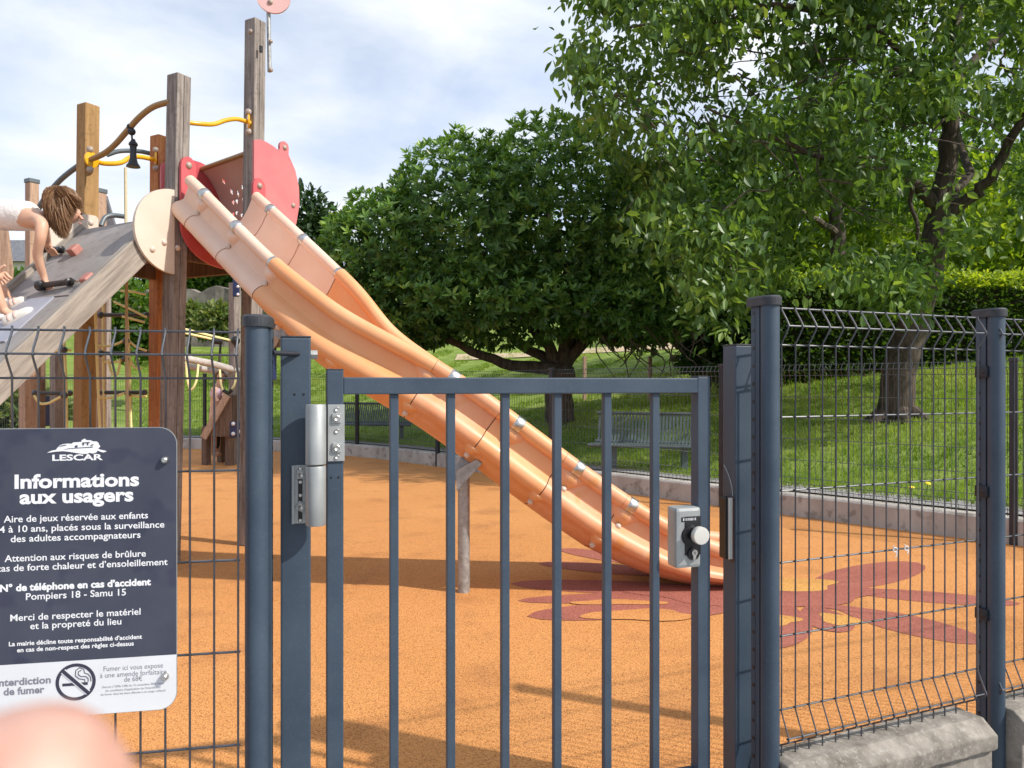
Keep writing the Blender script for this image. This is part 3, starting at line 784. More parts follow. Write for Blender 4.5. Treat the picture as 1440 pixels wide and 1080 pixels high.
b = MB(); b.box(yc - NG2 * 0.0125 + V(0, 0, 0.004), (0.0016, 0.001, 0.008), RG2); b.build('keyhole', M['black'], lock)
b = MB()
for i, wd in enumerate((3, 1.2, 2.4, 1.2, 2.6, 2.2, 2.6, 2.4, 1.2, 2.6)):
    b.box(V(fl.x, fl.y, 0.8725) - NG2 * 0.0014 + EG2 * (-0.018 + i * 0.0042), (0.001 * wd * .8, 0.0012, 0.007), RG2)
b.build('lock_lettering', M['sign_white'], lock)
b = MB(); b.box(V(fl.x, fl.y, 0.8725) - NG2 * 0.0004 + EG2 * 0.003, (0.052, 0.002, 0.012), RG2); b.build('lock_band', M['black'], lock)

# ---------------------------------------------------------------- information sign
SO = V(-0.724, 1.622, 0)
RS = Matrix((EL, NLo, V(0, 0, 1))).transposed()
def sp(px, py):
    """pixel on the sign plane -> (u along the sign from its right edge, world z)"""
    t = (px - 720) / F
    s = (t * SO.y - SO.x) / (EL.x - t * EL.y)
    Y = SO.y + EL.y * s
    return s, CH - (py - HOR) / F * Y
def sw(u, z, off=0.0): return V(SO.x, SO.y, z) + EL * u - NLo * off
uR = sp(248, 800)[0]; uC = sp(107.5, 800)[0]; hw_ = uR - uC; uL = uC - hw_
zT = sp(120, 602.5)[1]; zB = sp(230, 997)[1]; zM = sp(124, 927.5)[1]
sign = thing('information_sign', sw(uC, zB), 'dark blue-grey playground rules sign with white lettering fixed to the wire fence', 'sign')
def rrect(u0, u1, z0, z1, r, corners):
    out = []
    for (cx, cz, a0, on) in ((u1 - r, z1 - r, 0, corners[0]), (u0 + r, z1 - r, 90, corners[1]), (u0 + r, z0 + r, 180, corners[2]), (u1 - r, z0 + r, 270, corners[3])):
        if on:
            for k in range(9):
                a = R(a0 + 90 * k / 8); out.append((cx + r * math.cos(a), cz + r * math.sin(a)))
        else:
            a = R(a0 + 45); out.append((cx + r * (1 if math.cos(a) > 0 else -1), cz + r * (1 if math.sin(a) > 0 else -1)))
    return out
b = MB(); b.plate(rrect(uL - .0012, uR + .0012, zB - .0012, zT + .0012, 0.036, (1, 1, 1, 1)), sw(0, 0, -0.0015), EL, V(0, 0, 1), 0.003); b.build('backing', M['alu'], sign)
b = MB(); b.plate(rrect(uL, uR, zM, zT, 0.035, (1, 1, 0, 0)), sw(0, 0, 0.0008), EL, V(0, 0, 1), 0.0014); b.build('dark_panel', M['sign_blue'], sign)
b = MB(); b.plate(rrect(uL, uR, zB, zM - 0.0002, 0.035, (0, 0, 1, 1)), sw(0, 0, 0.0008), EL, V(0, 0, 1), 0.0014); b.build('white_panel', M['sign_white'], sign)
def text(body, x0, x1, yb, bold=0.0, m='sign_print', name='lettering', h=None, align=None, off=0.0018):
    """one line of print between pixel columns x0 and x1 with its baseline at pixel row yb"""
    cu = bpy.data.curves.new(name, 'FONT'); cu.body = body; cu.size = 1.0; cu.offset = bold; cu.resolution_u = 3
    if align: cu.space_character = align
    to = bpy.data.objects.new(name, cu); COL.objects.link(to)
    dg = bpy.context.evaluated_depsgraph_get()
    me = bpy.data.meshes.new_from_object(to.evaluated_get(dg)); bpy.data.objects.remove(to)
    v = np.zeros(len(me.vertices) * 3, dtype=np.float32); me.vertices.foreach_get('co', v); v = v.reshape(-1, 3)
    u0, u1 = sp(x0, yb)[0], sp(x1, yb)[0]
    zb = sp((x0 + x1) / 2, yb)[1]
    sx = (u1 - u0) / (v[:, 0].max() - v[:, 0].min())
    # cap height in pixels
    Yl = SO.y + EL.y * (u0 + u1) / 2
    sz = sx if h is None else h / F * Yl / 0.70
    uu = u0 + (v[:, 0] - v[:, 0].min()) * sx; zz = zb + v[:, 1] * sz
    c = sw((u0 + u1) / 2, zb, off)
    W = np.array(sw(0, 0, off))[None, :] + uu[:, None] * np.array(EL)[None, :]
    W[:, 2] = zz
    me.vertices.foreach_set('co', (W - np.array(c)[None, :]).astype(np.float32).ravel())
    me.update(); me.materials.clear(); me.materials.append(M[m])
    o = bpy.data.objects.new(name, me)
    link(o, sign, c)
    return o
LET = [("LESCAR", 74, 145, 647, 0.03, 'sign_print', 8),
       ("Informations", 21, 196, 684.5, 0.034, 'sign_print', 18.5), ("aux usagers", 28, 188, 706, 0.034, 'sign_print', 18.5),
       ("Aire de jeux réservée aux enfants", 5.8, 208.5, 731.5, 0.012, 'sign_print', 9.2), ("de 4 à 10 ans, placés sous la surveillance", -20, 231.5, 745.5, 0.012, 'sign_print', 9.2),
       ("des adultes accompagnateurs", 15.5, 198, 759, 0.012, 'sign_print', 9.2),
       ("Attention aux risques de brûlure", 7, 205.5, 786, 0.012, 'sign_print', 9.2), ("en cas de forte chaleur et d’ensoleillement", -24, 236, 799.3, 0.012, 'sign_print', 9.2),
       ("N° de téléphone en cas d’accident", 0.5, 212.5, 827, 0.04, 'sign_print', 9.4), ("Pompiers 18 - Samu 15", 37, 177.5, 840, 0.012, 'sign_print', 9.4),
       ("Merci de respecter le matériel", 15, 198, 868.5, 0.012, 'sign_print', 9.2), ("et la propreté du lieu", 43, 171, 881, 0.012, 'sign_print', 9.2),
       ("La mairie décline toute responsabilité d’accident", 13, 200, 903, 0.024, 'sign_print', 6.0), ("en cas de non-respect des règles ci-dessus", 24.5, 188.5, 912, 0.024, 'sign_print', 6.0),
       ("Interdiction", -5, 72, 962.5, 0.03, 'sign_grey', 10), ("de fumer", 5.5, 63, 975.5, 0.03, 'sign_grey', 10),
       ("Fumer ici vous expose", 146, 229.5, 941, 0.0, 'sign_grey', 7), ("à une amende forfaitaire", 141, 234.5, 950, 0.0, 'sign_grey', 7), ("de 68€", 175, 200.5, 957.5, 0.0, 'sign_grey', 7),
       ("Décret n°2006-1386 du 15 novembre 2006 fixant", 144, 231, 964.5, 0.0, 'sign_grey', 3), ("les conditions d’application de l’interdiction", 149, 226, 969.7, 0.0, 'sign_grey', 3),
       ("de fumer dans les lieux affectés à un usage collectif", 142, 233, 974.8, 0.0, 'sign_grey', 3)]
for (s_, x0, x1, yb, bo, m, h) in LET: text(s_, x0, x1, yb, bo, m, h=h)
# town emblem above the name: a hill with buildings and a swoosh
def emb(pts, m, off, name='emblem'):
    q = MB(); P2 = [sp(50 + x / 9.6, 600 + y / 9.6) for x, y in pts]
    q.plate(P2[::-1], sw(0, 0, off), EL, V(0, 0, 1), 0.0006); return q.build(name, M[m], sign)
emb([(160, 352), (215, 325), (280, 312), (300, 285), (335, 250), (375, 235), (430, 228), (490, 230), (515, 212), (620, 205), (630, 180), (670, 160), (690, 182), (745, 182), (780, 198), (825, 198), (850, 215), (862, 245),
     (880, 265), (850, 295), (880, 310), (940, 322), (965, 330), (925, 348), (880, 338), (845, 322), (820, 350), (775, 362), (735, 352), (700, 368), (640, 366), (560, 355), (470, 340), (380, 330), (290, 335), (215, 345)], 'sign_print', 0.0020)
emb([(385, 305), (450, 298), (600, 288), (780, 278), (782, 268), (600, 280), (450, 292)], 'sign_blue', 0.0027)
emb([(320, 275), (350, 252), (420, 242), (425, 250), (360, 262)], 'sign_blue', 0.0027)
emb([(540, 252), (575, 250), (572, 278), (538, 280)], 'sign_blue', 0.0027)
emb([(635, 212), (740, 205), (740, 215), (720, 218), (718, 248), (700, 248), (700, 220), (660, 222), (660, 250), (642, 250)], 'sign_blue', 0.0027)
emb([(745, 250), (785, 232), (788, 245), (760, 258)], 'sign_blue', 0.0027)
# no smoking symbol
cu_, cz_ = sp(107, 958.5); rr_ = 26.0 / F * (SO.y + EL.y * cu_)
def ring(r0, r1, m, off, name):
    q = MB(); n = 40; vs = []
    for k in range(n):
        a = 2 * math.pi * k / n
        for r in (r0, r1): vs.append(sw(cu_ + r * math.cos(a), cz_ + r * math.sin(a), off))
    q.add(vs, [(2 * k, 2 * k + 1, (2 * k + 3) % (2 * n), (2 * k + 2) % (2 * n)) for k in range(n)]); return q.build(name, M[m], sign)
def band(a, b, w, m, off, name):
    q = MB(); A, B = Vector(a), Vector(b); d = (B - A).normalized(); n = Vector((-d.y, d.x)) * w / 2
    q.add([sw(cu_ + p.x * rr_, cz_ + p.y * rr_, off) for p in (A - n, B - n, B + n, A + n)], [(0, 1, 2, 3)]); return q.build(name, M[m], sign)
ring(rr_ * 0.83, rr_, 'sign_dark', 0.0020, 'prohibition_ring')
band((-0.66, -0.12), (0.60, -0.12), 0.15, 'sign_dark', 0.0020, 'cigarette')
q = MB()
for pts in ([(0.62, -0.02), (0.62, 0.14), (0.50, 0.26), (0.25, 0.28), (0.12, 0.40), (0.14, 0.56), (0.28, 0.60)], [(0.46, -0.02), (0.44, 0.10), (0.16, 0.16), (-0.02, 0.34), (0.0, 0.62), (0.20, 0.76), (0.40, 0.66), (0.44, 0.46), (0.62, 0.38), (0.74, 0.20), (0.76, -0.02)]):
    q.tube([sw(cu_ + x * rr_, cz_ + y * rr_, 0.0017) for x, y in pts], 0.0009, 5)
q.build('smoke', M['sign_dark'], sign)
band((-0.62, 0.62), (0.62, -0.62), 0.30, 'sign_white', 0.0024, 'slash_edge')
band((-0.66, 0.66), (0.66, -0.66), 0.19, 'sign_dark', 0.0028, 'slash')
for (px, py) in ((232.5, 646.5), (232.5, 950.5), (-18, 650), (-18, 958)):
    u, z = sp(px, py)
    b = MB(); b.lathe(sw(u, z, 0.001), -NLo, [(0, 0.0085), (0.0015, 0.0085), (0.006, 0.0078), (0.010, 0.0062), (0.012, 0.0035), (0.0115, 0.001)], 18); b.build('sign_bolt', M['steel'], sign)

# ---------------------------------------------------------------- slide
PATH = [(-2.050,5.472,2.641),(-1.96,5.412,2.565),(-1.864,5.349,2.479),(-1.707,5.241,2.338),(-1.569,5.144,2.216),(-1.450,5.059,2.110),(-1.344,4.985,2.015),(-1.248,4.921,1.933),(-1.160,4.867,1.860),(-1.074,4.823,1.784),(-0.989,4.788,1.702),(-0.901,4.761,1.627),(-0.805,4.743,1.561),(-0.699,4.733,1.495),(-0.580,4.730,1.423),(-0.443,4.734,1.342),(-0.285,4.744,1.235),(-0.104,4.761,1.097),(0.106,4.783,0.936),(0.346,4.811,0.755),(0.621,4.843,0.550),(0.934,4.880,0.360),(1.09,4.900,0.288),(1.25,4.925,0.230),(1.40,4.948,0.20),(1.52,4.966,0.19)]
def catmull(P, m):
    P = [Vector(p) for p in P]; out = []
    for i in range(len(P) - 1):
        a, b, c, d = P[max(i - 1, 0)], P[i], P[i + 1], P[min(i + 2, len(P) - 1)]
        for k in range(m):
            t = k / m
            out.append(0.5 * ((2 * b) + (c - a) * t + (2 * a - 5 * b + 4 * c - d) * t * t + (3 * b - a - 3 * c + d) * t ** 3))
    out.append(P[-1]); return out
SP = catmull(PATH, 6)
for _ in range(45): SP = [SP[0]] + [(SP[i - 1] + SP[i] * 2 + SP[i + 1]) / 4 for i in range(1, len(SP) - 1)] + [SP[-1]]
SN = len(SP)
def sframe(i):
    d = SP[min(i + 1, SN - 1)] - SP[max(i - 1, 0)]; d.normalize()
    l = V(-d.y, d.x, 0).normalized()        # towards the far side
    return d, l, d.cross(l).normalized() if d.cross(l).z > 0 else l.cross(d).normalized()
def sdepth(i):
    t = i / (SN - 1)
    h = 0.36
    if t > 0.80: h -= (t - 0.80) / 0.20 * 0.175
    return h
HWD = 0.272
def sprofile(h):
    """closed section: (lateral, up); lateral<0 is the near side"""
    k = h / 0.36
    out = []
    for s in (-1, 1):
        side = [(0.245, -0.022), (0.243, -0.10 * k), (0.246, -0.140 * k), (0.262, -0.156 * k), (0.288, -0.172 * k), (0.304, -0.198 * k), (0.308, -0.226 * k), (0.298, -0.252 * k), (0.274, -0.270 * k), (0.250, -0.276 * k), (0.225, -0.30 * k), (0.17, -0.342 * k), (0.09, -h)]
        out.append([(s * a, b) for a, b in side])
    inner = [(0.226, -0.008), (0.226, -0.12 * k), (0.215, -0.20 * k), (0.18, -0.275 * k), (0.12, -0.315 * k), (0.05, -0.33 * k)]
    L_ = out[0] + out[1][::-1] + [(a, b) for a, b in inner] + [(-a, b) for a, b in inner[::-1]]
    return [(a * 1.09, b) for a, b in L_]
slide = thing('slide', (0.9, 4.85, 0), 'faded peach and orange plastic slide running down from the tower to the orange floor', 'slide')
def near_px(i):
    d, l, u = sframe(i); p = SP[i] - l * HWD; return 720 + F * p.x / p.y
def idx_at(px): return min(range(SN), key=lambda i: abs(near_px(i) - px))
SEAMS = [idx_at(p) for p in (385, 614, 705, 795, 880)]
joints = [0] + SEAMS + [SN - 1]
smats = ['sl_pale', 'sl_org', 'sl_low', 'sl_org', 'sl_low', 'sl_low']
for k in range(len(joints) - 1):
    a, b_ = joints[k], joints[k + 1]
    mb = MB(); vs = []
    for i in range(a, b_ + 1):
        d, l, u = sframe(i); pf = sprofile(sdepth(i))
        for (x, y) in pf:
            p = SP[i] + l * x + u * y
            if k > 0 and i == a: p += d * 0.004
            if k < len(joints) - 2 and i == b_: p -= d * 0.002
            vs.append(p)
    m = len(pf); n = b_ - a + 1
    fs = [(i * m + j, i * m + (j + 1) % m, (i + 1) * m + (j + 1) % m, (i + 1) * m + j) for i in range(n - 1) for j in range(m)]
    # end flanges
    half = [(j, j + 1) for j in range(m)]
    mb.add(vs, fs, True)
    mod = mb.build('slide_section', M[smats[k]], slide)
    for s in (-1, 1):
        t_ = MB(); pts = []
        for i in range(a, b_ + 1):
            d, l, u = sframe(i); q = SP[i] + l * (HWD * s)
            if k < len(joints) - 2 and i == b_: q -= d * 0.002
            pts.append(q)
        t_.tube(pts, 0.038 if k == 0 else 0.046, 16); t_.build('side_rail', M[smats[k]], mod)
# dark joint gaskets
for i in SEAMS[1:]:
    d, l, u = sframe(i); pf = sprofile(sdepth(i)); mb = MB(); c0 = V(0, 0, 0)
    vs = []
    for o_ in (-0.004, 0.006):
        for (x, y) in pf: vs.append(SP[i] + d * o_ + l * x * 0.985 + u * (y - 0.003 * (-1 if y < -sdepth(i) * .80 else 1)))
    m = len(pf); mb.add(vs, [(j, (j + 1) % m, m + (j + 1) % m, m + j) for j in range(m)]); mb.build('joint', M['rust'], slide)
# silver clamps on both rails
for px in (288, 333, 385, 637, 728, 812, 892):
    i = idx_at(px)
    for s in (-1, 1):
        if s == 1 and px in (637,): continue
        d, l, u = sframe(i); c = SP[i] + l * (HWD * s)
        r = 0.038 if px < 386 else 0.046
        b = MB(); b.tube([c - d * 0.028, c - d * 0.024, c + d * 0.024, c + d * 0.028], [r + 0.001, r + 0.004, r + 0.004, r + 0.001], 18, cap=False); b.build('rail_clamp', M['steel'], slide)
# moulded fin below each clamp, with bolt cap
def fin(i, y0, y1, x0, x1, wd, mname, s=-1):
    d, l, u = sframe(i); mb = MB(); na, nb = 9, 6; vs = []
    for bq in range(nb):
        tb = bq / (nb - 1)
        for aq in range(na):
            ta = -1 + 2 * aq / (na - 1)
            w = wd * (1 - tb ** 0.6 * 0.88)
            bulge = 0.044 * math.sin(math.pi * min(1, 0.12 + tb)) * (1 - ta * ta)
            vs.append(SP[i] + d * (ta * w) + u * (y0 + (y1 - y0) * tb) + l * s * (x0 + (x1 - x0) * tb + bulge - 0.010))
    fs = [(b_ * na + a_, b_ * na + a_ + 1, (b_ + 1) * na + a_ + 1, (b_ + 1) * na + a_) for b_ in range(nb - 1) for a_ in range(na - 1)]
    mb.add(vs, fs, True); f_ = mb.build('moulded_fin', M[mname], slide)
    b = MB(); b.dome(SP[i] + u * (y1 + (y0 - y1) * 0.04) + l * s * (x1 + 0.006), l * s, 0.019, 0.018); b.build('bolt_cap', M['boltcap_pale'], f_)
for px in (288, 333, 385): 
    i = idx_at(px); fin(i, -0.02, -0.150, 0.272, 0.272, 0.11, 'sl_pale')
for px in (614, 728, 812, 892):
    i = idx_at(px); fin(i, -0.02, -0.42 * sdepth(i), 0.272, 0.272, 0.16, 'sl_low')
for px in (420, 505, 614, 705, 795, 880):
    i = idx_at(px); h = sdepth(i); fin(i, -h * .70, -h * .90, 0.31, 0.235, 0.10, 'sl_org')
for px in (288, 333):
    i = idx_at(px); d, l, u = sframe(i); pf = sprofile(sdepth(i)); b = MB()
    b.tube([SP[i] + l * x + u * y for (x, y) in pf[26:]], 0.004, 5); b.tube([SP[i] + l * x + u * y for (x, y) in pf[:13]], 0.004, 5); b.build('joint', M['seam'], slide)
b = MB(); b.plate([(0, 0), (0.0, 0.12), (0.12, 0.185), (0.15, 0.16)], at(642, 690, 4.52), V(1, 0, 0), V(0, 0, 1), 0.03); b.build('support_strut', M['galv'], slide)
# supports
for (x, y, px) in ((-0.290, 4.62, 650), (-1.44, 4.90, 397)):
    i = min(range(SN), key=lambda j: (SP[j].x - x) ** 2); d, l, u = sframe(i)
    zt = SP[i].z - sdepth(i) / max(.3, u.z) + 0.03
    b = MB(); b.tube([V(x, y, -0.02), V(x, y, zt - 0.06)], 0.036, 20); ps = b.build('support_post', M['galv'], slide)
    b = MB(); b.bar(V(x - 0.045, y - 0.03, zt - 0.14), V(x + 0.045, y, zt + 0.02), 0.085, 0.006, up=(0, 1, 0)); b.build('support_bracket', M['galv'], ps)

# ---------------------------------------------------------------- play tower
U = V(0.49, 0.872, 0).normalized(); Vv = V(0.872, -0.49, 0).normalized()       # across the slide / towards the slide
RT = Matrix((U, -Vv, V(0, 0, 1))).transposed()
def heads(P, px): return P
P1 = V(-2.345, 5.36, 0); P3 = V(-2.015, 5.97, 0); P2 = V(-3.25, 5.87, 0); P4 = V(-2.965, 6.46, 0)
tower = thing('play_tower', (-2.64, 5.9, 0), 'wooden play tower with four posts, red panels and a beige disc left of the slide', 'play tower')
def tpost(P, z1, m, lean=0.0, w=0.114, split=True, foot=0.0, parent=None, Rm=None):
    b = MB(); Rm = Rm or RT
    ax = V(lean, 0, 1).normalized(); y_ = ax.cross(Rm.col[0]).normalized(); x_ = y_.cross(ax)
    L_ = z1 - foot; base = V(P.x - 2.4 * lean, P.y, foot)
    for s in ((-1, 1) if split else (0,)):
        c = base + ax * (L_ / 2) + (x_ * s * (w / 4) if split else V(0, 0, 0))
        b.box(c, ((w / 2 - 0.003) if split else w, w, L_), Matrix((x_, y_, ax)).transposed(), 0.007)
    for (dx) in (1,):
        pass
    return b.build('post', M[m], tower if parent is None else parent)
tpost(P1, 3.40, 'wood_grey', 0.022)
tpost(P2, 3.38, 'wood_ochre', 0.012, split=False)
tpost(P3, 4.07, 'wood_grey', 0.012)
tpost(P4, 3.33, 'wood_orange', 0.006, split=False)
ctr = (P1 + P2 + P3 + P4) / 4
b = MB(); b.box(V(ctr.x, ctr.y, 2.29), (0.60, 0.93, 0.05), RT, 0.004); b.build('platform', M['wood_brown'], tower)
b = MB()
for (A, B) in ((P1, P3), (P2, P4), (P1, P2), (P3, P4)):
    b.bar(V(A.x, A.y, 2.19).lerp(V(B.x, B.y, 2.19), .09), V(B.x, B.y, 2.19).lerp(V(A.x, A.y, 2.19), .09), 0.05, 0.14, up=(0, 0, 1), bev=0.004)
b.build('platform_beam', M['wood_brown'], tower)
# entry frame of the slide: a red U shaped plate
O = (P1 + P3) / 2 + Vv * 0.090; O.z = 0
hwid = (P3 - P1).length / 2 + 0.03
def arcpts(cx, cz, rx, rz, a0, a1, n=16): return [(cx + rx * math.cos(R(a0 + (a1 - a0) * k / n)), cz + rz * math.sin(R(a0 + (a1 - a0) * k / n))) for k in range(n + 1)]
outl = arcpts(-hwid + 0.065, 2.68, 0.065, 0.075, 180, 0, 8)[::1]
uo = [(-hwid, 2.76)] + arcpts(-hwid + 0.06, 2.76, 0.06, 0.07, 180, 0, 8) + [(-hwid + 0.12, 2.42)] + arcpts(0, 2.42, hwid - 0.12, 0.13, 180, 360, 14) + arcpts(hwid - 0.06, 2.76, 0.06, 0.07, 180, 0, 8) + [(hwid, 2.36)] + arcpts(0, 2.36, hwid, 0.27, 0, -180, 18)
b = MB(); b.plate(uo, O, U, V(0, 0, 1), 0.022); b.build('entry_panel', M['red'], tower)
# balcony cheeks (half discs) on P3 and P4, with a bowed perforated panel between them
def cheek(P, m, sgn, ex=0.0, sh=0.0):
    O_ = V(P.x, P.y, 0) + Vv * (0.066 * sgn + sh)
    ol = [(-0.055, 2.36), (0.02, 2.30), (0.16, 2.33), (0.30, 2.42), (0.385, 2.56), (0.42, 2.72), (0.415, 2.86), (0.375, 2.99), (0.30, 3.10)] + arcpts(0.255, 3.145, 0.05, 0.05, 20, 200, 7) + [(0.195, 3.105), (0.14, 3.125), (0.06, 3.14), (0.0, 3.14), (-0.055, 3.12)]
    ol = [(a + (ex if a > 0.01 else 0), z) for a, z in ol]
    q = MB(); q.plate(ol, O_, U, V(0, 0, 1), 0.020); return q.build('cheek_panel', M[m], tower), O_
ck, O3 = cheek(P3, 'pink', 1)
for (x, z) in ((0.257, 3.145), (0.35, 2.70), (0.03, 2.42)):
    q = MB(); q.dome(O3 + U * x + V(0, 0, z) + Vv * 0.010, Vv, 0.022); q.build('bolt_cap', M['boltcap'], ck)
ck2, O4 = cheek(P4, 'red', 1, 0.17, 0.15)
q = MB(); q.plate([(-0.055, 2.33), (0.05, 2.33), (0.05, 3.04)] + arcpts(-0.003, 3.04, 0.053, 0.06, 0, 180, 8), V(P4.x, P4.y, 0) + Vv * 0.09, U, V(0, 0, 1), 0.02)
st4 = q.build('cheek_strip', M['pink'], tower)
q = MB(); q.dome(V(P4.x, P4.y, 3.02) + Vv * 0.102, Vv, 0.024); q.build('bolt_cap', M['boltcap'], st4)
# bowed panel: curve in the (U, z) plane swept along Vv from P4 to P3
A0 = V(P4.x, P4.y, 0) + Vv * 0.23; wid = (P3 - P4).dot(Vv) - 0.17
crv = [(0.07, 3.08), (0.15, 3.02), (0.23, 2.92), (0.29, 2.80), (0.31, 2.68), (0.30, 2.56), (0.26, 2.44), (0.18, 2.36), (0.08, 2.33)]
crv = [(p.x, p.y) for p in catmull([V(a, b_, 0) for a, b_ in crv], 8)]
holes = [(0.20, 2.98), (0.24, 2.90), (0.33, 2.87), (0.21, 2.82), (0.27, 2.82), (0.38, 2.82), (0.17, 2.73), (0.23, 2.73), (0.31, 2.70), (0.40, 2.70), (0.19, 2.64), (0.28, 2.62), (0.37, 2.61), (0.44, 2.9), (0.25, 2.54), (0.34, 2.52), (0.42, 2.54), (0.22, 2.45), (0.31, 2.44)]
nx = 96; vs = []; fs = []
for j, (a, z) in enumerate(crv):
    for i in range(nx + 1): vs.append(A0 + U * (a + 0.17 * (1 - i / nx)) + Vv * (wid * i / nx) + V(0, 0, z))
for j in range(len(crv) - 1):
    for i in range(nx):
        x = (i + .5) / nx; z = (crv[j][1] + crv[j + 1][1]) / 2
        if any((abs(x - hx) * wid) ** 2 + (z - hz) ** 2 < 0.017 ** 2 for hx, hz in holes): continue
        fs.append((j * (nx + 1) + i, j * (nx + 1) + i + 1, (j + 1) * (nx + 1) + i + 1, (j + 1) * (nx + 1) + i))
b = MB(); b.add(vs, fs, True); po = b.build('perforated_panel', M['perf'], tower, smooth=True)
so = po.modifiers.new('solid', 'SOLIDIFY'); so.thickness = 0.008
b = MB(); b.tube([A0 + U * 0.24 + V(0, 0, 3.085), A0 + U * 0.07 + Vv * wid + V(0, 0, 3.085)], 0.020, 12); b.build('top_tube', M['tan_tube'], tower)
# strip caps on the entry panel
for (P, z) in ((P1, 2.77), (P1, 2.44), (P3, 2.77)):
    q = MB(); s_ = -1 if P is P1 else 1
    q.dome(O + U * (s_ * (hwid - 0.06)) + V(0, 0, z) + Vv * 0.012, Vv, 0.025); q.build('bolt_cap', M['boltcap_pale'] if z < 2.5 else M['boltcap'], tower)
# beige half disc at P1 and beige panel at P2, both in line with the ramp
for (P, fl_, r0, r1) in ((P1, 1, 0.30, 0.28), (P2, 0, 0.30, 0.22)):
    O_ = V(P.x, P.y, 0) - U * 0.0575 + Vv * 0.05 if fl_ else V(P.x, P.y, 0) + U * 0.04 + Vv * 0.072
    if fl_: ol = [(0.0, 2.585)] + arcpts(0.0, 2.295, 0.30, 0.29, 90, 270, 22)
    else: ol = arcpts(-0.03, 2.50, 0.03, 0.03, 0, 90, 4) + arcpts(-0.30, 2.46, 0.07, 0.06, 90, 180, 6) + [(-0.37, 2.12), (0, 2.25)]
    q = MB(); q.plate([(-a, z) for a, z in ol], O_, -U, V(0, 0, 1), 0.022); dsc = q.build('side_disc', M['beige'], tower)
    for (a, z) in (((0.17, 2.15), (0.08, 2.21)) if fl_ else ((0.06, 2.47),)):
        q = MB(); q.dome(O_ - U * a + V(0, 0, z) + Vv * 0.011, Vv, 0.022); q.build('bolt_cap', M['boltcap_pale'], dsc)
q = MB(); q.dome(V(P1.x, P1.y, 2.19) + Vv * 0.058 - U * 0.03, Vv, 0.022); q.build('bolt_cap', M['boltcap_pale'], tower)
# tube rails
def tubepx(pts, r, m, name, parent=None, seg=12):
    q = MB(); q.tube(catmull([at(*p) for p in pts], 6), r, seg); return q.build(name, M[m], tower if parent is None else parent)
tubepx([(262, 172, 5.50), (280, 174, 5.56), (300, 174.5, 5.65), (318, 169, 5.74), (334, 167.5, 5.82), (352, 173, 5.9)], 0.017, 'yellow', 'wave_rail')
for (px, py, Y) in ((350, 172, 5.90), (128, 225, 5.78), (220, 224, 6.40)):
    q = MB(); c = at(px, py, Y)
    q.lathe(c, V(0.7, -.3, 0) if px < 200 else V(-.8, -.4, 0), [(0, 0.06), (0.012, 0.058), (0.016, 0.04)], 14); fl2 = q.build('rail_flange', M['yellow'], tower)
    for dz in (0.075, -0.075):
        q = MB(); q.dome(c + V(0.0, -0.015, dz), (0, -1, 0), 0.026); q.build('bolt_cap', M['boltcap'], fl2)
tubepx([(128, 224, 5.76), (146, 216, 5.70), (162, 203, 5.62), (178, 185, 5.55), (196, 165, 5.47), (216, 150, 5.40), (240, 143, 5.34)], 0.021, 'tan_tube', 'curved_rail')
tubepx([(128, 224, 5.80), (142, 229, 5.9), (158, 230, 6.0), (172, 228, 6.08), (184, 221, 6.16), (200, 221, 6.28), (222, 226, 6.42)], 0.019, 'yellow', 'wave_rail')
tubepx([(150, 218, 6.3), (165, 213, 6.35), (180, 212, 6.4), (198, 213, 6.45), (216, 217, 6.5)], 0.019, 'grey_tube', 'grey_rail')
tubepx([(112, 232, 5.95), (98, 242, 6.0), (84, 254, 6.05), (70, 270, 6.1), (56, 290, 6.15), (46, 312, 6.2)], 0.021, 'grey_tube', 'grey_rail')
tubepx([(142, 318, 6.2), (148, 306, 6.25), (160, 303, 6.3), (178, 305, 6.35)], 0.02, 'grey_tube', 'grey_rail')
# bell under the curved rail
bc = at(185, 185, 5.52)
q = MB(); q.ball(bc, 0.028); q.ball(bc + V(-0.012, 0, 0.035), 0.022); q.tube([bc, bc + V(0.005, 0, -0.07)], 0.007, 8); bellh = q.build('bell_hook', M['bell'], tower)
q = MB(); q.lathe(bc + V(0.012, 0, -0.255), (0, 0, 1), [(0.0, 0.048), (0.008, 0.046), (0.03, 0.032), (0.06, 0.024), (0.11, 0.021), (0.15, 0.024), (0.158, 0.032), (0.17, 0.030), (0.185, 0.018), (0.20, 0.012)], 20)
q.build('bell', M['bell'], bellh)
# weather disc on top of P3
q = MB(); q.cyl(at(379, 101, 6.0), at(377.5, 14, 6.0), 0.016, 12); rod = q.build('disc_rod', M['galv'], tower)
q = MB(); dc = at(384.5, -4, 5.985)
q.plate([(0.128 * math.cos(a), 0.128 * math.sin(a)) for a in np.linspace(0, 2 * math.pi, 36)[:-1]], dc, V(0.97, 0.24, 0), V(0, 0, 1), 0.018); q.build('disc', M['disc_pink'], rod)
q = MB(); q.dome(at(380, 3, 5.97), (0, -1, 0), 0.022); q.dome(at(381, 58, 5.98), (0.6, -.8, 0), 0.016); q.dome(at(381, 98, 5.98), (0.6, -.8, 0), 0.018); q.dome(at(352, 44, 5.91), (-.3, -.9, 0), 0.020)
q.build('bolt_cap', M['boltcap'], rod)
q = MB(); q.box(at(367, 69, 5.9), (0.02, 0.02, 0.05), RT, 0.003); q.build('bracket', M['bell'], tower)
# hanging pale rope
q = MB(); q.tube([at(176.5, 236, 6.0), at(177, 300, 6.0), at(177.5, 330, 6.0), at(178, 420, 6.0), at(178, 500, 6.0), at(179, 600, 6.0), at(180, 690, 6.0)], 0.012, 8)
tag(q.build('hanging_rope', M['rope_pale']), 'long pale rope hanging straight down inside the wooden play tower', 'rope')
q = MB()

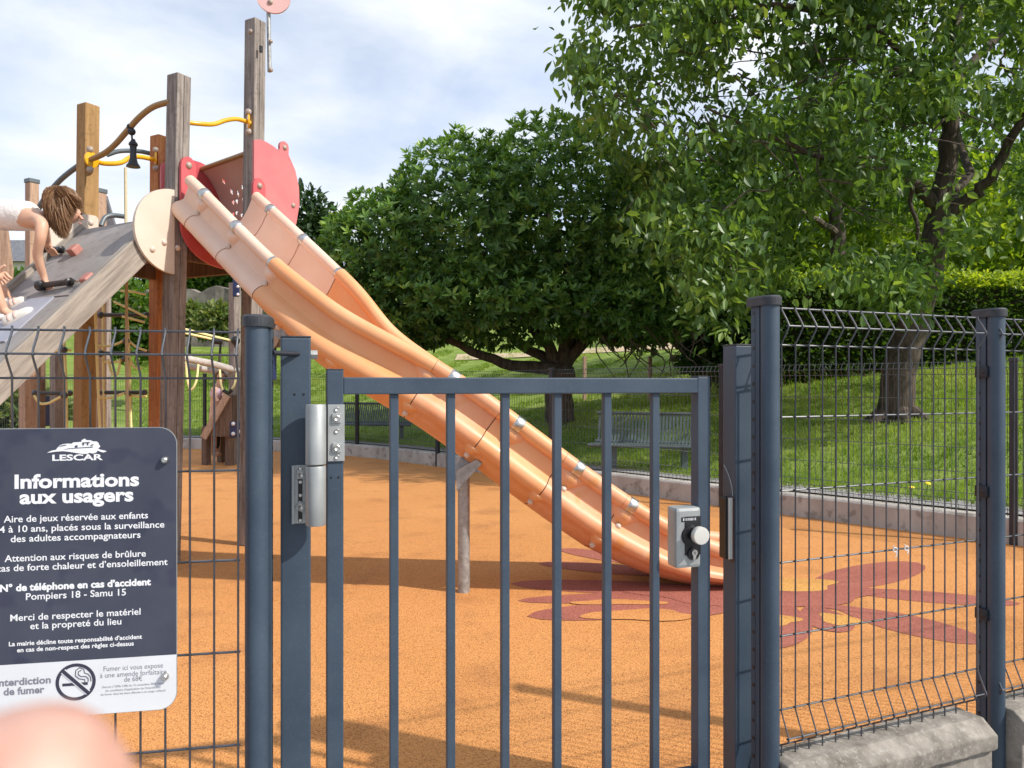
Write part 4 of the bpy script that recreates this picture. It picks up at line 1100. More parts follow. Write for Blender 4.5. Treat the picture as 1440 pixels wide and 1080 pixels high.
# ---------------------------------------------------------------- climbing ramp
r0 = V(-2.40, 5.27, 0)
def ramp(s, w, dz=0.0): return r0 - U * s - Vv * w + V(0, 0, 2.385 - 1.02 * s + dz)
def ramp_hit(px, py, lift=0.0):
    a, b_ = (px - 720) / F, -(py - HOR) / F
    lo, hi = 3.0, 8.0
    for _ in range(50):
        Y = (lo + hi) / 2; s = -((a * Y - r0.x) * U.x + (Y - r0.y) * U.y)
        f_ = CH + b_ * Y - (2.385 + lift - 1.02 * s)
        if f_ > 0: lo = Y
        else: hi = Y
    # choose the branch that converges
    return at(px, py, Y)
WR_ = 0.98
rmp = thing('climbing_ramp', ramp(2.3, 0.5), 'sloping climbing ramp with grey panels between weathered boards, the girl climbing on it', 'climbing ramp')
RD = (ramp(1, 0) - ramp(0, 0)).normalized(); RNv = RD.cross(-Vv).normalized()
if RNv.z < 0: RNv = -RNv
def slab(s0, s1, w0, w1, t, m, name, lift=0.0):
    q = MB(); A = [ramp(s0, w0), ramp(s1, w0), ramp(s1, w1), ramp(s0, w1)]
    q.add([p + RNv * lift for p in A] + [p + RNv * (lift - t) for p in A], [(0, 1, 2, 3), (7, 6, 5, 4), (0, 4, 5, 1), (1, 5, 6, 2), (2, 6, 7, 3), (3, 7, 4, 0)])
    return q.build(name, M[m], rmp)
slab(-0.02, 0.56, 0.035, WR_ - 0.035, 0.02, 'hpl', 'ramp_panel')
slab(0.564, 0.86, 0.30, WR_ - 0.035, 0.012, 'hpl_blue', 'ramp_panel', 0.004)
slab(0.564, 2.32, 0.035, WR_ - 0.035, 0.02, 'hpl', 'ramp_panel', -0.006)
for w in (0.0, WR_):
    q = MB(); q.bar(ramp(-0.04, w) + RNv * (-0.045), ramp(2.34, w) + RNv * (-0.045), 0.066, 0.165, up=RNv, bev=0.006); q.build('side_board', M['wood_side'], rmp)
q = MB()
for (s, w) in ((0.60, 0.06), (0.62, 0.9), (1.0, 0.06), (0.84, 0.32)): q.dome(ramp(s, w) + RNv * 0.0, RNv, 0.008)
q.build('screw', M['boltcap'], rmp)
# grips
def grip(px, py, hx, hy):
    c = ramp_hit(px, py, 0.03)
    q = MB(); q.box(c, (0.075, 0.075, 0.062), Matrix((-Vv, RD, RNv)).transposed(), 0.012); g_ = q.build('grip_block', M['grip'], rmp)
    e = at(hx, hy, c.y + 0.17)
    dv = (e - c); L_ = dv.length; dv.normalize()
    q = MB()
    for k in range(4):
        cc_ = c + dv * (0.05 + 0.022 * k); x, y, a = frame(dv)
        if k % 2: x = y
        q.tube([cc_ + dv * (0.018 * math.cos(t)) + x * (0.010 * math.sin(t)) for t in np.linspace(0, 2 * math.pi, 11)[:-1]], 0.0035, 6, closed=True)
    q.build('chain', M['steel'], g_)
    q = MB(); q.tube([c + dv * 0.13, c + dv * 0.16, c + dv * 0.165, c + dv * 0.19, c + dv * 0.20, e, e + dv * 0.01, e + dv * 0.05, e + dv * 0.075], [0.014, 0.015, 0.028, 0.028, 0.020, 0.020, 0.034, 0.036, 0.018], 12)
    q.build('handle', M['black'], g_); return c, e
g1 = grip(124, 393, 62, 401); g2 = grip(105, 352, 68, 350)
# side panel and rear posts of the ramp
q = MB(); q.plate([(0, 0), (0.02, 0.28), (-0.02, 0.62), (-0.28, 0.66), (-0.4, 0.0)], at(14, 432, 5.9), V(1, 0.1, 0), V(0, 0, 1), 0.03); q.build('side_panel', M['wood_pink'], rmp)

# ---------------------------------------------------------------- rope ladder and rear frame between the legs
net = thing('rope_ladder', V(-3.0, 6.3, 0), 'ladder net of dark rungs and yellow ropes hanging beneath the play tower', 'rope ladder')
def ropepx(pts, r=0.010, m='rope', par=None, name='rope'):
    q = MB(); q.tube(catmull([at(*p) for p in pts], 5), r, 7); return q.build(name, M[m], net if par is None else par)
for (x0, x1, y) in ((142, 206, 443), (142, 206, 497), (134, 203, 552), (50, 98, 553)):
    q = MB(); q.tube([at(x0, y, 6.3), at(x1, y, 6.35)], 0.017, 10); q.ball(at(x0, y, 6.3), 0.03); q.ball(at(x1, y, 6.35), 0.026); q.build('rung', M['rung'], net)
for pts in ([(133, 380, 5.75), (134, 440, 5.75), (137, 520, 5.75), (139, 575, 5.75), (143, 640, 5.75)], [(146, 380, 6.3), (145, 470, 6.3), (146, 560, 6.3), (148, 640, 6.3)],
            [(178, 430, 6.32), (182, 500, 6.32), (183, 560, 6.32), (186, 640, 6.32)], [(90, 478, 6.0), (93, 540, 6.0), (94, 600, 6.0), (96, 650, 6.0)],
            [(133, 486, 6.2), (150, 487, 6.3), (166, 483, 6.3), (178, 478, 6.3), (192, 488, 6.3), (206, 493, 6.3)],
            [(144, 507, 6.3), (156, 510, 6.3), (172, 506, 6.3)], [(152, 505, 6.28), (156, 522, 6.28), (162, 528, 6.28), (167, 520, 6.28), (169, 504, 6.28)],
            [(134, 556, 6.2), (146, 560, 6.25), (160, 558, 6.3), (176, 553, 6.3), (190, 557, 6.3), (206, 557, 6.3)], [(184, 508, 6.3), (190, 517, 6.3), (199, 518, 6.3)],
            [(48, 556, 6.1), (56, 567, 6.1), (68, 567, 6.1), (78, 562, 6.05), (90, 556, 6.0)], [(66, 500, 6.1), (78, 494, 6.1), (90, 491, 6.0), (100, 493, 6.0)], [(172, 445, 6.3), (188, 449, 6.3), (203, 453, 6.3)],
            [(160, 424, 6.3), (186, 436, 6.3), (206, 446, 6.3)], [(170, 409, 6.3), (186, 410, 6.3), (204, 414, 6.3)]):
    ropepx(pts)
q = MB()
for p in ((132, 486, 6.18), (177, 479, 6.28), (134, 556, 6.18), (180, 553, 6.28), (90, 492, 5.98), (90, 556, 5.98), (176, 505, 6.28)): q.ball(at(*p), 0.027)
q.build('rope_knot', M['rung'], net)

# rear play frame: grey posts behind the tower
rear = thing('rear_play_frame', V(-4.4, 7.2, 0), 'rear wooden frame of pale posts seen between the ramp and the tower', 'play frame')
def ppost(px, ptop, Y, w, m, par, pbot=None, foot=0.0, lean=0.0, cap=None):
    c = at(px, 540, Y); zt = at(px, ptop, Y).z
    q = MB(); q.box(V(c.x, c.y, (zt + foot) / 2), (w, w, zt - foot), RT, 0.007); o = q.build('post', M[m], par)
    if cap:
        q = MB(); q.box(V(c.x, c.y, zt + 0.02), (w + .012, w + .012, 0.04), RT, 0.006); q.build('post_cap', M[cap], o)
    return o
ppost(45, 258, 7.2, 0.085, 'wood_pink', rear, cap='grey_tube')
ppost(140, 272, 7.0, 0.085, 'wood_pink', rear, cap='grey_tube')
ppost(39, 520, 6.6, 0.10, 'wood_pink', rear)
ppost(54, 500, 7.4, 0.09, 'wood_brown', rear)
ppost(80, 430, 7.0, 0.085, 'wood_grey', rear)
ppost(148, 380, 8.2, 0.085, 'wood_grey', rear)
q = MB(); q.plate([(-0.075, -0.46), (0.12, -0.46), (0.09, -0.28), (0.0, 0.02), (-0.075, 0.04)], at(150, 278, 7.6), V(1, 0, 0), V(0, 0, 1), 0.04); q.build('gable_panel', M['slate'], rear)
q = MB(); q.box(at(66, 578, 7.6), (0.10, 0.05, 0.30), RT, 0.006); q.build('navy_panel', M['navy'], rear)

# second, lower play structure in the distance
sec = thing('balance_trail', at(320, 652, 12.0), 'distant wooden balance trail with pale logs and a plank ramp beyond the tower', 'play structure')
ppost(330, 398, 12.0, 0.13, 'wood_grey', sec, foot=0.0)
for (px, py, Y) in ((290, 600, 11.9), (311.5, 600, 12.3), (323, 612, 11.8)): ppost(px, py, Y, 0.10, 'wood_brown', sec)
q = MB(); q.tube([at(255, 503, 11.6), at(296, 511, 11.8), at(336, 522, 12.0)], 0.055, 10); q.tube([at(255, 513, 11.9), at(296, 521, 12.1), at(332, 529, 12.2)], 0.05, 10); q.build('log_beam', M['log'], sec)
q = MB(); A = [at(287, 614, 11.7), at(320, 556, 11.7), at(326, 556, 11.7), at(326, 614, 11.7)]; q.add(A + [p + V(0, 0.7, 0) for p in A], [(0, 1, 2, 3), (7, 6, 5, 4), (0, 4, 5, 1), (1, 5, 6, 2), (2, 6, 7, 3), (3, 7, 4, 0)]); q.build('plank_ramp', M['wood_brown'], sec)
q = MB(); q.bar(at(286, 616, 11.68), at(320, 556, 11.68), 0.10, 0.05, up=(0, 1, 0), bev=.004); q.build('ramp_edge', M['wood_pink'], sec)
q = MB(); q.box(at(332, 604, 11.6), (0.19, 0.03, 0.24), None, 0.01); nb = q.build('navy_bracket', M['navy'], sec)
for (x, y) in ((328, 596), (328, 610), (338, 607)):
    q = MB(); q.dome(at(x, y, 11.57), (0, -1, 0), 0.03); q.build('bolt_cap', M['white_tie'], nb)
q = MB(); q.box(at(332, 399, 11.7), (0.10, 0.05, 0.40), None, 0.02); nb = q.build('navy_panel', M['navy'], sec)
for y in (403, 414):
    q = MB(); q.dome(at(334.5, y, 11.65), (0, -1, 0), 0.022); q.build('bolt_cap', M['white_tie'], nb)
ropepx([(256, 462, 11.5), (296, 472, 11.8), (330, 480, 12.0)], 0.018, 'rope', sec); ropepx([(258, 468, 11.5), (290, 475, 11.7), (302, 478, 11.8), (312, 480, 11.9)], 0.018, 'rope', sec)
ropepx([(262, 508, 11.6), (263, 530, 11.6), (268, 548, 11.6), (276, 536, 11.6), (279, 512, 11.7)], 0.016, 'rope', sec); ropepx([(309, 520, 11.8), (311, 540, 11.7), (314, 549, 11.7)], 0.016, 'rope', sec); ropepx([(333, 524, 11.9), (330, 540, 11.8), (326, 547, 11.8)], 0.016, 'rope', sec)
q = MB(); q.tube([at(298, 479.5, 11.75), at(313, 481, 11.8)], 0.045, 10); q.build('rope_sleeve', M['black'], sec); q = MB(); q.ball(at(331, 479, 11.9), 0.07); q.build('rope_knot', M['black'], sec); q = MB(); q.tube([at(314, 549, 11.7), at(321, 553, 11.7), at(326, 548, 11.7)], 0.03, 8); q.build('rope_sleeve', M['black'], sec)
# dark blue panel and wooden brace behind the slide's lower support
q = MB(); q.box(at(380, 492, 6.4), (0.12, 0.03, 0.50), RT, 0.01); nv = q.build('navy_panel', M['navy'], tower)
q = MB(); q.dome(at(381, 488, 6.37), (0, -1, 0), 0.025); q.build('bolt_cap', M['boltcap_pale'], nv)
q = MB(); q.bar(at(352, 520, 6.1), at(392, 455, 6.5), 0.12, 0.09, bev=.006); q.plate(arcpts(0, 0, 0.17, 0.22, 0, 180, 14) + [(-0.17, -0.05), (0.17, -0.05)], at(400, 480, 6.4), V(0.9, -0.2, 0), V(0, 0, 1), 0.05); q.build('timber_brace', M['wood_brown'], tower)


# ---------------------------------------------------------------- figures
def skin_body(name, joints, edges, mt, parent, sub=2, root=0):
    me = bpy.data.meshes.new(name)
    c = Vector((0, 0, 0))
    for p, r in joints: c += Vector(p)
    c /= len(joints)
    me.from_pydata([tuple(Vector(p) - c) for p, r in joints], edges, [])
    o = bpy.data.objects.new(name, me); COL.objects.link(o)
    sk = o.modifiers.new('skin', 'SKIN'); sk.use_smooth_shade = True
    for i, (p, r) in enumerate(joints):
        rr = r if isinstance(r, tuple) else (r, r)
        me.skin_vertices[0].data[i].radius = rr; me.skin_vertices[0].data[i].use_root = (i == root)
    sb = o.modifiers.new('sub', 'SUBSURF'); sb.levels = sub; sb.render_levels = sub
    dg = bpy.context.evaluated_depsgraph_get()
    m2 = bpy.data.meshes.new_from_object(o.evaluated_get(dg)); m2.name = name
    bpy.data.objects.remove(o)
    m2.materials.clear(); m2.materials.append(mt)
    for p in m2.polygons: p.use_smooth = True
    o = bpy.data.objects.new(name, m2)
    return link(o, parent, c)
def chain(js, es, pts, start=None):
    """append a chain of (point, radius); returns index of last joint"""
    prev = start
    for p in pts:
        js.append(p); i = len(js) - 1
        if prev is not None: es.append((prev, i))
        prev = i
    return prev
def hand(js, es, wrist, palm_dir, curl, side, wr_i, sc=1.0):
    """five separate fingers rooted in a palm; curl = direction the fingers bend to"""
    pd, cd = Vector(palm_dir).normalized(), Vector(curl).normalized(); sd = Vector(side).normalized()
    pk = chain(js, es, [(wrist + pd * 0.030 * sc, (0.026 * sc, 0.014 * sc)), (wrist + pd * 0.055 * sc, (0.028 * sc, 0.012 * sc))], wr_i)
    for k, (o_, l) in enumerate(((-0.024, 0.036), (-0.008, 0.042), (0.008, 0.040), (0.022, 0.032))):
        b0 = wrist + pd * 0.062 * sc + sd * o_ * sc
        chain(js, es, [(b0, 0.0078 * sc), (b0 + pd * l * .45 * sc + cd * 0.010 * sc, 0.0074 * sc), (b0 + pd * l * .5 * sc + cd * 0.034 * sc, 0.007 * sc), (b0 + pd * l * .1 * sc + cd * 0.046 * sc, 0.006 * sc)], pk)
    tb = wrist + pd * 0.022 * sc - sd * 0.024 * sc
    chain(js, es, [(tb, 0.010 * sc), (tb - sd * 0.016 * sc + pd * 0.018 * sc + cd * .012 * sc, 0.0085 * sc), (tb - sd * 0.012 * sc + pd * 0.034 * sc + cd * 0.028 * sc, 0.0068 * sc)], pk - 1)

# girl on the ramp
girl = thing('person', at(28, 445, 4.95), 'girl with brown hair and white ruffled top bending over the climbing ramp, gripping black handles', 'person')
hN, hF = at(64, 395, 5.10), at(72, 348, 5.42)
js, es = [], []
chain(js, es, [(at(-40, 312, 5.12), 0.098), (at(-12, 302, 5.10), 0.084), (at(22, 303, 5.08), 0.080), (at(46, 307, 5.07), 0.070), (at(68, 308, 5.06), 0.048), (at(80, 304, 5.06), 0.045)])
head_i = chain(js, es, [(at(91, 297, 5.06), 0.076), (at(100, 301, 5.06), 0.080), (at(106, 312, 5.06), 0.052)], 5)
wn_ = chain(js, es, [(at(60, 313, 4.95), 0.045), (at(57, 335, 4.93), 0.036), (at(52, 358, 4.97), 0.032), (at(57, 376, 5.01), 0.028), (at(62, 389, 5.04), 0.023)], 3)
hand(js, es, at(62, 390, 5.045), at(68, 401, 5.045) - at(62, 390, 5.045), V(-.1, 0.8, -0.5), V(1, -0.1, 0.2), wn_, 0.9)
wf_ = chain(js, es, [(at(60, 318, 5.24), 0.042), (at(64, 330, 5.32), 0.033), (at(67, 340, 5.38), 0.025)], 3)
hand(js, es, at(67, 341, 5.385), at(72, 350, 5.40) - at(67, 341, 5.385), V(0.1, 0.7, -0.6), V(1, -0.1, 0.2), wf_, 0.9)
for (y0, hx, fx, fy) in ((5.02, -30, 2, 0), (5.20, -34, 8, -14)):
    chain(js, es, [(at(hx, 318, y0), 0.085), (at(-26, 365, y0 - .12), 0.056), (at(-14, 392, y0 - .1), 0.050), (at(fx - 2, 424 + fy, y0 - .08), 0.034), (at(fx + 4, 438 + fy, y0 - .06), 0.03), (at(fx + 24, 447 + fy, y0 - .06), 0.026)], 0)
body = skin_body('body', js, es, M['skin'], girl)
# top
js, es = [], []
chain(js, es, [(at(-1, 302, 5.095), 0.112), (at(6, 302.5, 5.09), 0.112), (at(24, 303, 5.08), 0.112), (at(42, 304, 5.07), 0.108), (at(53, 302, 5.065), 0.085)])
top = skin_body('top', js, es, M['top_white'], girl, 2)
# face details
for y_ in (5.025, 5.095):
    q = MB(); q.ball(at(114.5, 301, y_), 0.009, (.7, 1, .8)); q.build('eye', M['eye'], girl)
q = MB(); q.tube([at(112, 303, 5.055), at(115.5, 308, 5.055), at(112, 309.5, 5.055)], [0.009, 0.011, 0.008], 8); q.build('nose', M['skin'], girl)
q = MB(); q.tube([at(111, 314, 5.03), at(114, 314.5, 5.055), at(111, 314, 5.08)], 0.006, 6); q.build('mouth', M['lip'], girl)
# hair: a cap plus many tapered strands falling forward and down
q = MB(); hc_ = at(89, 287, 5.06)
q.ball(at(86, 288, 5.06), 0.112, (1.0, 1.0, 0.98), 18, 12); q.ball(at(83, 308, 5.06), 0.075, (.9, 1.2, 1.1), 16, 10)
ends = [(62, 288), (64, 302), (68, 312), (74, 320), (80, 328), (86, 333), (93, 335), (97, 322), (99, 312), (102, 304), (106, 296), (111, 292), (116, 290)]
for k in range(3600):
    t = random.random() * (len(ends) - 1); i0 = int(t); fr = t - i0
    ex_ = ends[i0][0] * (1 - fr) + ends[i0 + 1][0] * fr + random.uniform(-3, 3); ey_ = ends[i0][1] * (1 - fr) + ends[i0 + 1][1] * fr + random.uniform(-7, 3)
    side = random.choice((-1, -1, -1, 1, 1)); yo = random.uniform(.35, 1.0)
    root_ = at(84 + random.uniform(-9, 9), 263 + random.uniform(-2, 5), 5.06 + side * 0.045 * yo)
    end_ = at(ex_, ey_, 5.06 + side * 0.085 * yo)
    mid_ = (root_ + end_) / 2; mid_.y = 5.06 + side * (0.02 + 0.095 * yo); mid_ += (mid_ - hc_).normalized() * random.uniform(.004, .020)
    b1 = root_.lerp(mid_, .55) + V(0, side * .02, .012); b2 = mid_.lerp(end_, .5) + V(0, side * .012, .004)
    q.tube([root_, b1, mid_, b2, end_], [0.0016, 0.0022, 0.0024, 0.0018, 0.0004], 3)
q.build('hair', M['hair_fine'], girl)
# shoes
for (c0, c1, Yq) in (((4, 457), (52, 434), 4.88), ((12, 433), (42, 420), 5.08)):
    A, B = at(*c0, Yq), at(*c1, Yq + 0.02); d = (B - A).normalized(); up_ = V(-d.z, 0, d.x) if d.x > 0 else V(d.z, 0, -d.x)
    js, es = [], []
    chain(js, es, [(A, (0.050, 0.050)), (A.lerp(B, .3), (0.050, 0.052)), (A.lerp(B, .65), (0.050, 0.044)), (A.lerp(B, .95), (0.044, 0.036))])
    sh = skin_body('shoe', js, es, M['shoe'], girl)
    s2 = MB(); s2.bar(A - up_ * 0.036 - d * 0.03, B - up_ * 0.030 + d * 0.02, 0.076, 0.018, up=up_, bev=0.008); s2.build('sole', M['shoe_sole'], sh)
    s2 = MB()
    for t in (.30, .48): 
        c = A.lerp(B, t); s2.tube([c + V(0, 0.044 * math.cos(a), 0) + up_ * (0.043 * math.sin(a)) for a in np.linspace(-.2, math.pi + .2, 9)], 0.008, 6)
    s2.build('strap', M['shoe_pink'], sh)
    js, es = [], []; chain(js, es, [(A + up_ * 0.03 + d * .01, 0.036), (A + up_ * 0.07 - d * .0, 0.036)]); skin_body('sock', js, es, M['top_white'], sh, 1)
# second person: only the arm and pointing hand reach in from the left
per2 = thing('person', at(-30, 400, 4.8), 'arm and pointing hand of a second person reaching in at the left edge', 'person')
js, es = [], []
w_ = chain(js, es, [(at(-95, 380, 4.8), 0.046), (at(-50, 388, 4.8), 0.042), (at(-20, 388, 4.8), 0.030), (at(-8, 388, 4.8), 0.024)])
pk = chain(js, es, [(at(-2, 388, 4.8), (0.034, 0.016)), (at(3, 388, 4.8), (0.034, 0.014))], w_)
for (a, b_, c_) in (((7, 382), (12, 389), (17, 392)), ((6, 388), (11, 393), (14, 395)), ((4, 393), (9, 397), (7, 400)), ((2, 396), (5, 400), (2, 402))):
    chain(js, es, [(at(*a, 4.8), 0.010), (at(*b_, 4.8), 0.0095), (at(*c_, 4.8), 0.0075)], pk)
chain(js, es, [(at(-2, 380, 4.77), 0.012), (at(4, 375, 4.77), 0.0105), (at(8, 373, 4.77), 0.008)], pk - 1)
skin_body('arm', js, es, M['skin'], per2)
# far child behind the plank ramp
kid = thing('person', at(302, 590, 12.1), 'small child in pale pink top and dark trousers climbing the distant plank ramp', 'person')
js, es = [], []
chain(js, es, [(at(303, 575, 12.1), 0.085), (at(304, 560, 12.1), 0.09), (at(307, 546, 12.1), 0.10), (at(309, 539, 12.1), 0.045), (at(310, 535, 12.1), 0.06), (at(311, 529, 12.1), 0.075), (at(312, 524, 12.1), 0.055)])
a_ = chain(js, es, [(at(301, 547, 12.0), 0.036), (at(302, 557, 11.9), 0.03), (at(307, 564, 11.8), 0.024)], 2)
hand(js, es, at(307, 564, 11.8), V(0.8, -.2, -.5), V(0.3, -0.3, -0.7), V(0, 1, 0), a_, 0.9)
a_ = chain(js, es, [(at(312, 546, 12.15), 0.036), (at(316, 552, 12.0), 0.03), (at(314, 556, 11.8), 0.026)], 2)
hand(js, es, at(314, 556, 11.8), V(0.5, -.5, -.4), V(0.3, -0.3, -0.7), V(0, 1, 0), a_, 0.9)
for dy in (-0.08, 0.08): chain(js, es, [(at(302, 588, 12.1) + V(0, dy, 0), 0.06), (at(304, 612, 12.1) + V(0, dy, 0), 0.05), (at(303, 638, 12.1) + V(0, dy, 0), 0.04), (at(307, 640, 12.05) + V(0, dy, 0), 0.035)], 0)
skin_body('body', js, es, M['skin'], kid)
js, es = [], []; chain(js, es, [(at(304, 563, 12.1), 0.125), (at(306, 552, 12.1), 0.135), (at(308, 543, 12.1), 0.12)]); skin_body('top', js, es, M['cloth_pink'], kid, 1)
js, es = [], []; chain(js, es, [(at(303, 566, 12.1), 0.10), (at(302, 590, 12.1), 0.10), (at(303, 612, 12.1), 0.085), (at(303, 632, 12.1), 0.07)]); skin_body('trousers', js, es, M['cloth_dark'], kid, 1)
q = MB(); q.ball(at(310.5, 529, 12.14), 0.092, (1, 1, 1.1)); q.build('hair', M['hair'], kid)
q = MB(); q.ball(at(308, 531, 12.02), 0.012); q.ball(at(313, 531, 12.02), 0.012); q.build('eye', M['eye'], kid)

# the photographer's fingertip close to the lens, with the hand it belongs to below the frame
fb = V(0.0, 0.053, 0)
fY = 0.053
hd = thing('hand', at(20, 3200, 0.06), "photographer's out of focus pink fingertip at the bottom left corner, close to the lens", 'hand')
js, es = [], []
wr = chain(js, es, [(at(-300, 5200, 0.075), 0.026), (at(-200, 4300, 0.072), 0.026)])
pk = chain(js, es, [(at(-150, 3700, 0.070), (0.036, 0.016)), (at(-100, 3000, 0.068), (0.036, 0.014))], wr)
chain(js, es, [(at(-40, 2500, 0.060), 0.0088), (at(-5, 2050, 0.056), 0.0086), (at(15, 1600, fY), 0.0090), (at(30, 1300, fY), 0.0088), (at(36, 1130, fY), 0.0082), (at(38, 1040, fY), 0.0058), (at(38, 1000, fY), 0.0030)], pk)
for k, (o_, y) in enumerate(((0.020, 0.0), (0.037, 0.004), (0.053, 0.012))):
    b0 = at(-60, 2500, 0.064) + V(-o_ , 0.002, -y)
    chain(js, es, [(b0, 0.0085), (b0 + V(0, -0.004, 0.026 - y * .3), 0.008), (b0 + V(0, -0.028, 0.024 - y * .3), 0.0076), (b0 + V(0, -0.034, 0.004), 0.0065)], pk)
tb = at(100, 3300, 0.066) + V(0.012, 0, 0)
chain(js, es, [(tb, 0.011), (tb + V(0.016, -0.006, 0.022), 0.0095), (tb + V(0.016, -0.014, 0.044), 0.0075)], pk - 1)
skin_body('hand_skin', js, es, M['skin_pink'], hd, 2)
q = MB(); q.ball(at(36, 1150, fY + 0.0070), 0.0058, (0.95, 0.25, 1.15)); q.build('nail', M['nail'], hd)

# ---------------------------------------------------------------- far fence, posts, benches, stakes
FP = [(-10.6, 15.35), (-8.2, 15.12), (-5.93, 14.82), (-4.25, 14.22), (-2.70, 13.38), (-1.13, 11.66), (0.50, 9.72), (2.14, 7.82), (3.90, 5.97), (5.66, 4.16)]
where = ['at the far left', 'left of the distant balance trail', 'behind the distant balance trail', 'left of the left bench', 'in front of the left bench', 'under the middle of the slide', 'in front of the tree trunk', 'behind the latch post', 'at the right edge behind the wire panel', 'beyond the right edge']
for i, (x, y) in enumerate(FP[:-1]):
    t = thing('far_fence_post', (x, y, 0), 'thin dark post of the far fence ' + where[i], 'fence post', 'posts of the far fence')
    q = MB(); q.box((x, y, 0.715), (0.055, 0.05, 1.43), Matrix.Rotation(-0.75 if x > -2 else -.3, 3, 'Z'), 0.006); q.build('post_body', M['paint_dark'], t)
    q = MB(); q.box((x, y, 1.44), (0.064, 0.06, 0.03), Matrix.Rotation(-0.75 if x > -2 else -.3, 3, 'Z'), 0.006); q.build('post_cap', M['cap'], t)
fw = ['at the far left', 'behind the rope ladder', 'behind the distant play trail', 'left of the left bench', 'in front of the left bench', 'behind the slide', 'in front of the evergreen tree', 'in front of the right bench', 'in front of the big leaning trunk']
for i in range(len(FP) - 1):
    a, b_ = V(*FP[i], 0), V(*FP[i + 1], 0); e = (b_ - a).normalized(); n = V(-e.y, e.x, 0)
    if n.x + n.y < 0: n = -n
    ln = (b_ - a).length
    q = panel_mesh(a + n * 0.05, e, n, ln, [1.13, 0.93, 0.73, 0.53], [(1.43, 1.38, 1.33), (0.36, 0.31, 0.26)], 1.44, 0.21, pr=0.03, r=0.0024, seg=4)
    tag(q.build('mesh_fence_panel', M['wire']), 'far wire fence panel on the kerb ' + fw[i], 'fence panel', 'wire fence panels on the kerb')

def bench(c, ang, label, ln=1.8):
    t = thing('bench', c, label, 'bench', 'metal slat benches on the lawn edge')
    e = V(math.cos(ang), math.sin(ang), 0); n = V(-e.y, e.x, 0); c = Vector(c)
    q = MB(); m = int(ln / 0.042)
    pf = [(-0.42, 0.30), (-0.36, 0.33), (-0.22, 0.32), (-0.06, 0.315), (0.03, 0.34), (0.075, 0.41), (0.10, 0.50), (0.135, 0.60), (0.165, 0.67)]
    for i in range(m):
        s = -ln / 2 + ln * (i + .5) / m
        pts = [c + e * s + n * a + V(0, 0, z) for a, z in pf]
        for k in range(len(pts) - 1): q.bar(pts[k], pts[k + 1], 0.026, 0.006, up=n + V(0, 0, .01))
    q.build('slats', M['bench'], t)
    q = MB()
    for (a, z) in ((-0.40, 0.305), (0.02, 0.325), (0.165, 0.675)): q.tube([c + e * (-ln / 2 - .02) + n * a + V(0, 0, z), c + e * (ln / 2 + .02) + n * a + V(0, 0, z)], 0.02, 10)
    q.build('rails', M['bench'], t)
    for s in (-ln / 2 + 0.25, ln / 2 - 0.25):
        q = MB(); q.bar(c + e * s - n * 0.15 + V(0, 0, -0.05), c + e * s - n * 0.15 + V(0, 0, 0.30), 0.07, 0.07, bev=.004); q.bar(c + e * s - n * 0.36 + V(0, 0, 0.295), c + e * s + n * 0.04 + V(0, 0, 0.305), 0.05, 0.03); q.build('leg', M['bench'], t)
bench(V(1.70, 9.45, lawn_z(1.62, 9.45)), R(-18), 'dark metal slat bench on the lawn edge below the tree, seen through the gate bars', 1.35)
bench(V(-2.62, 14.3, lawn_z(-2.62, 14.3)), R(-12), 'dark metal slat bench at the far left, seen past the hinge and beneath the slide')
for (px, py, Y) in ((914, 509, 15.5), (822, 509, 17.0)):
    c = at(px, 545, Y); z0 = lawn_z(c.x, c.y); zt = at(px, py - 8, Y).z
    q = MB(); q.box(V(c.x, c.y, (z0 + zt) / 2), (0.07, 0.07, max(0.3, zt - z0)), Matrix.Rotation(.3, 3, 'Z'), 0.006)
    tag(q.build('wooden_stake', M['wood_pink']), 'thin wooden stake on the slope %s' % ('right of the evergreen trunk, below hanging twigs' if px > 900 else 'just right of the evergreen trunk'), 'stake')

# stone wall on the slope behind the tower, distant house
q = MB(); vs = []
for i in range(25):
    t = i / 24; x = -17.5 + 9 * t; y = 33.5 - 1.5 * t
    z0 = lawn_z(x, y) - 0.3; zt = at(280, 408 + 4 * math.sin(i * 1.3) + random.uniform(-3, 3), 33).z
    for (dy, z) in ((0, z0), (0.05, zt), (0.55, zt + 0.05), (0.6, z0)): vs.append((x, y + dy + random.uniform(-.05, .05), z))
q.add(vs, [(i * 4 + j, (i + 1) * 4 + j, (i + 1) * 4 + j + 1, i * 4 + j + 1) for i in range(24) for j in range(3)])
tag(q.build('stone_wall', M['stone']), 'old rough stone retaining wall on the slope behind the play tower', 'wall')
hs = thing('house', at(20, 410, 45), 'small distant house with grey slate roof at the far left', 'house')
c = at(22, 400, 45)
q = MB(); q.box(V(c.x, c.y, c.z - 1.2), (4.5, 4, 4.6)); q.build('wall', M['render_wall'], hs)
q = MB(); A = [V(c.x - 2.6, c.y - 2.3, c.z + 1.0), V(c.x + 2.6, c.y - 2.3, c.z + 1.0), V(c.x + 2.6, c.y + 2.3, c.z + 1.0), V(c.x - 2.6, c.y + 2.3, c.z + 1.0), V(c.x - 2.6, c.y, c.z + 2.6), V(c.x + 2.6, c.y, c.z + 2.6)]
q.add(A, [(0, 1, 5, 4), (2, 3, 4, 5), (0, 4, 3), (1, 2, 5), (0, 3, 2, 1)]); q.build('roof', M['slate'], hs)
q = MB(); q.box(V(c.x - 1, c.y - 2.02, c.z - .4), (0.9, 0.06, 1.2)); q.box(V(c.x + 1, c.y - 2.02, c.z - .4), (0.9, 0.06, 1.2)); q.build('window', M['navy'], hs)

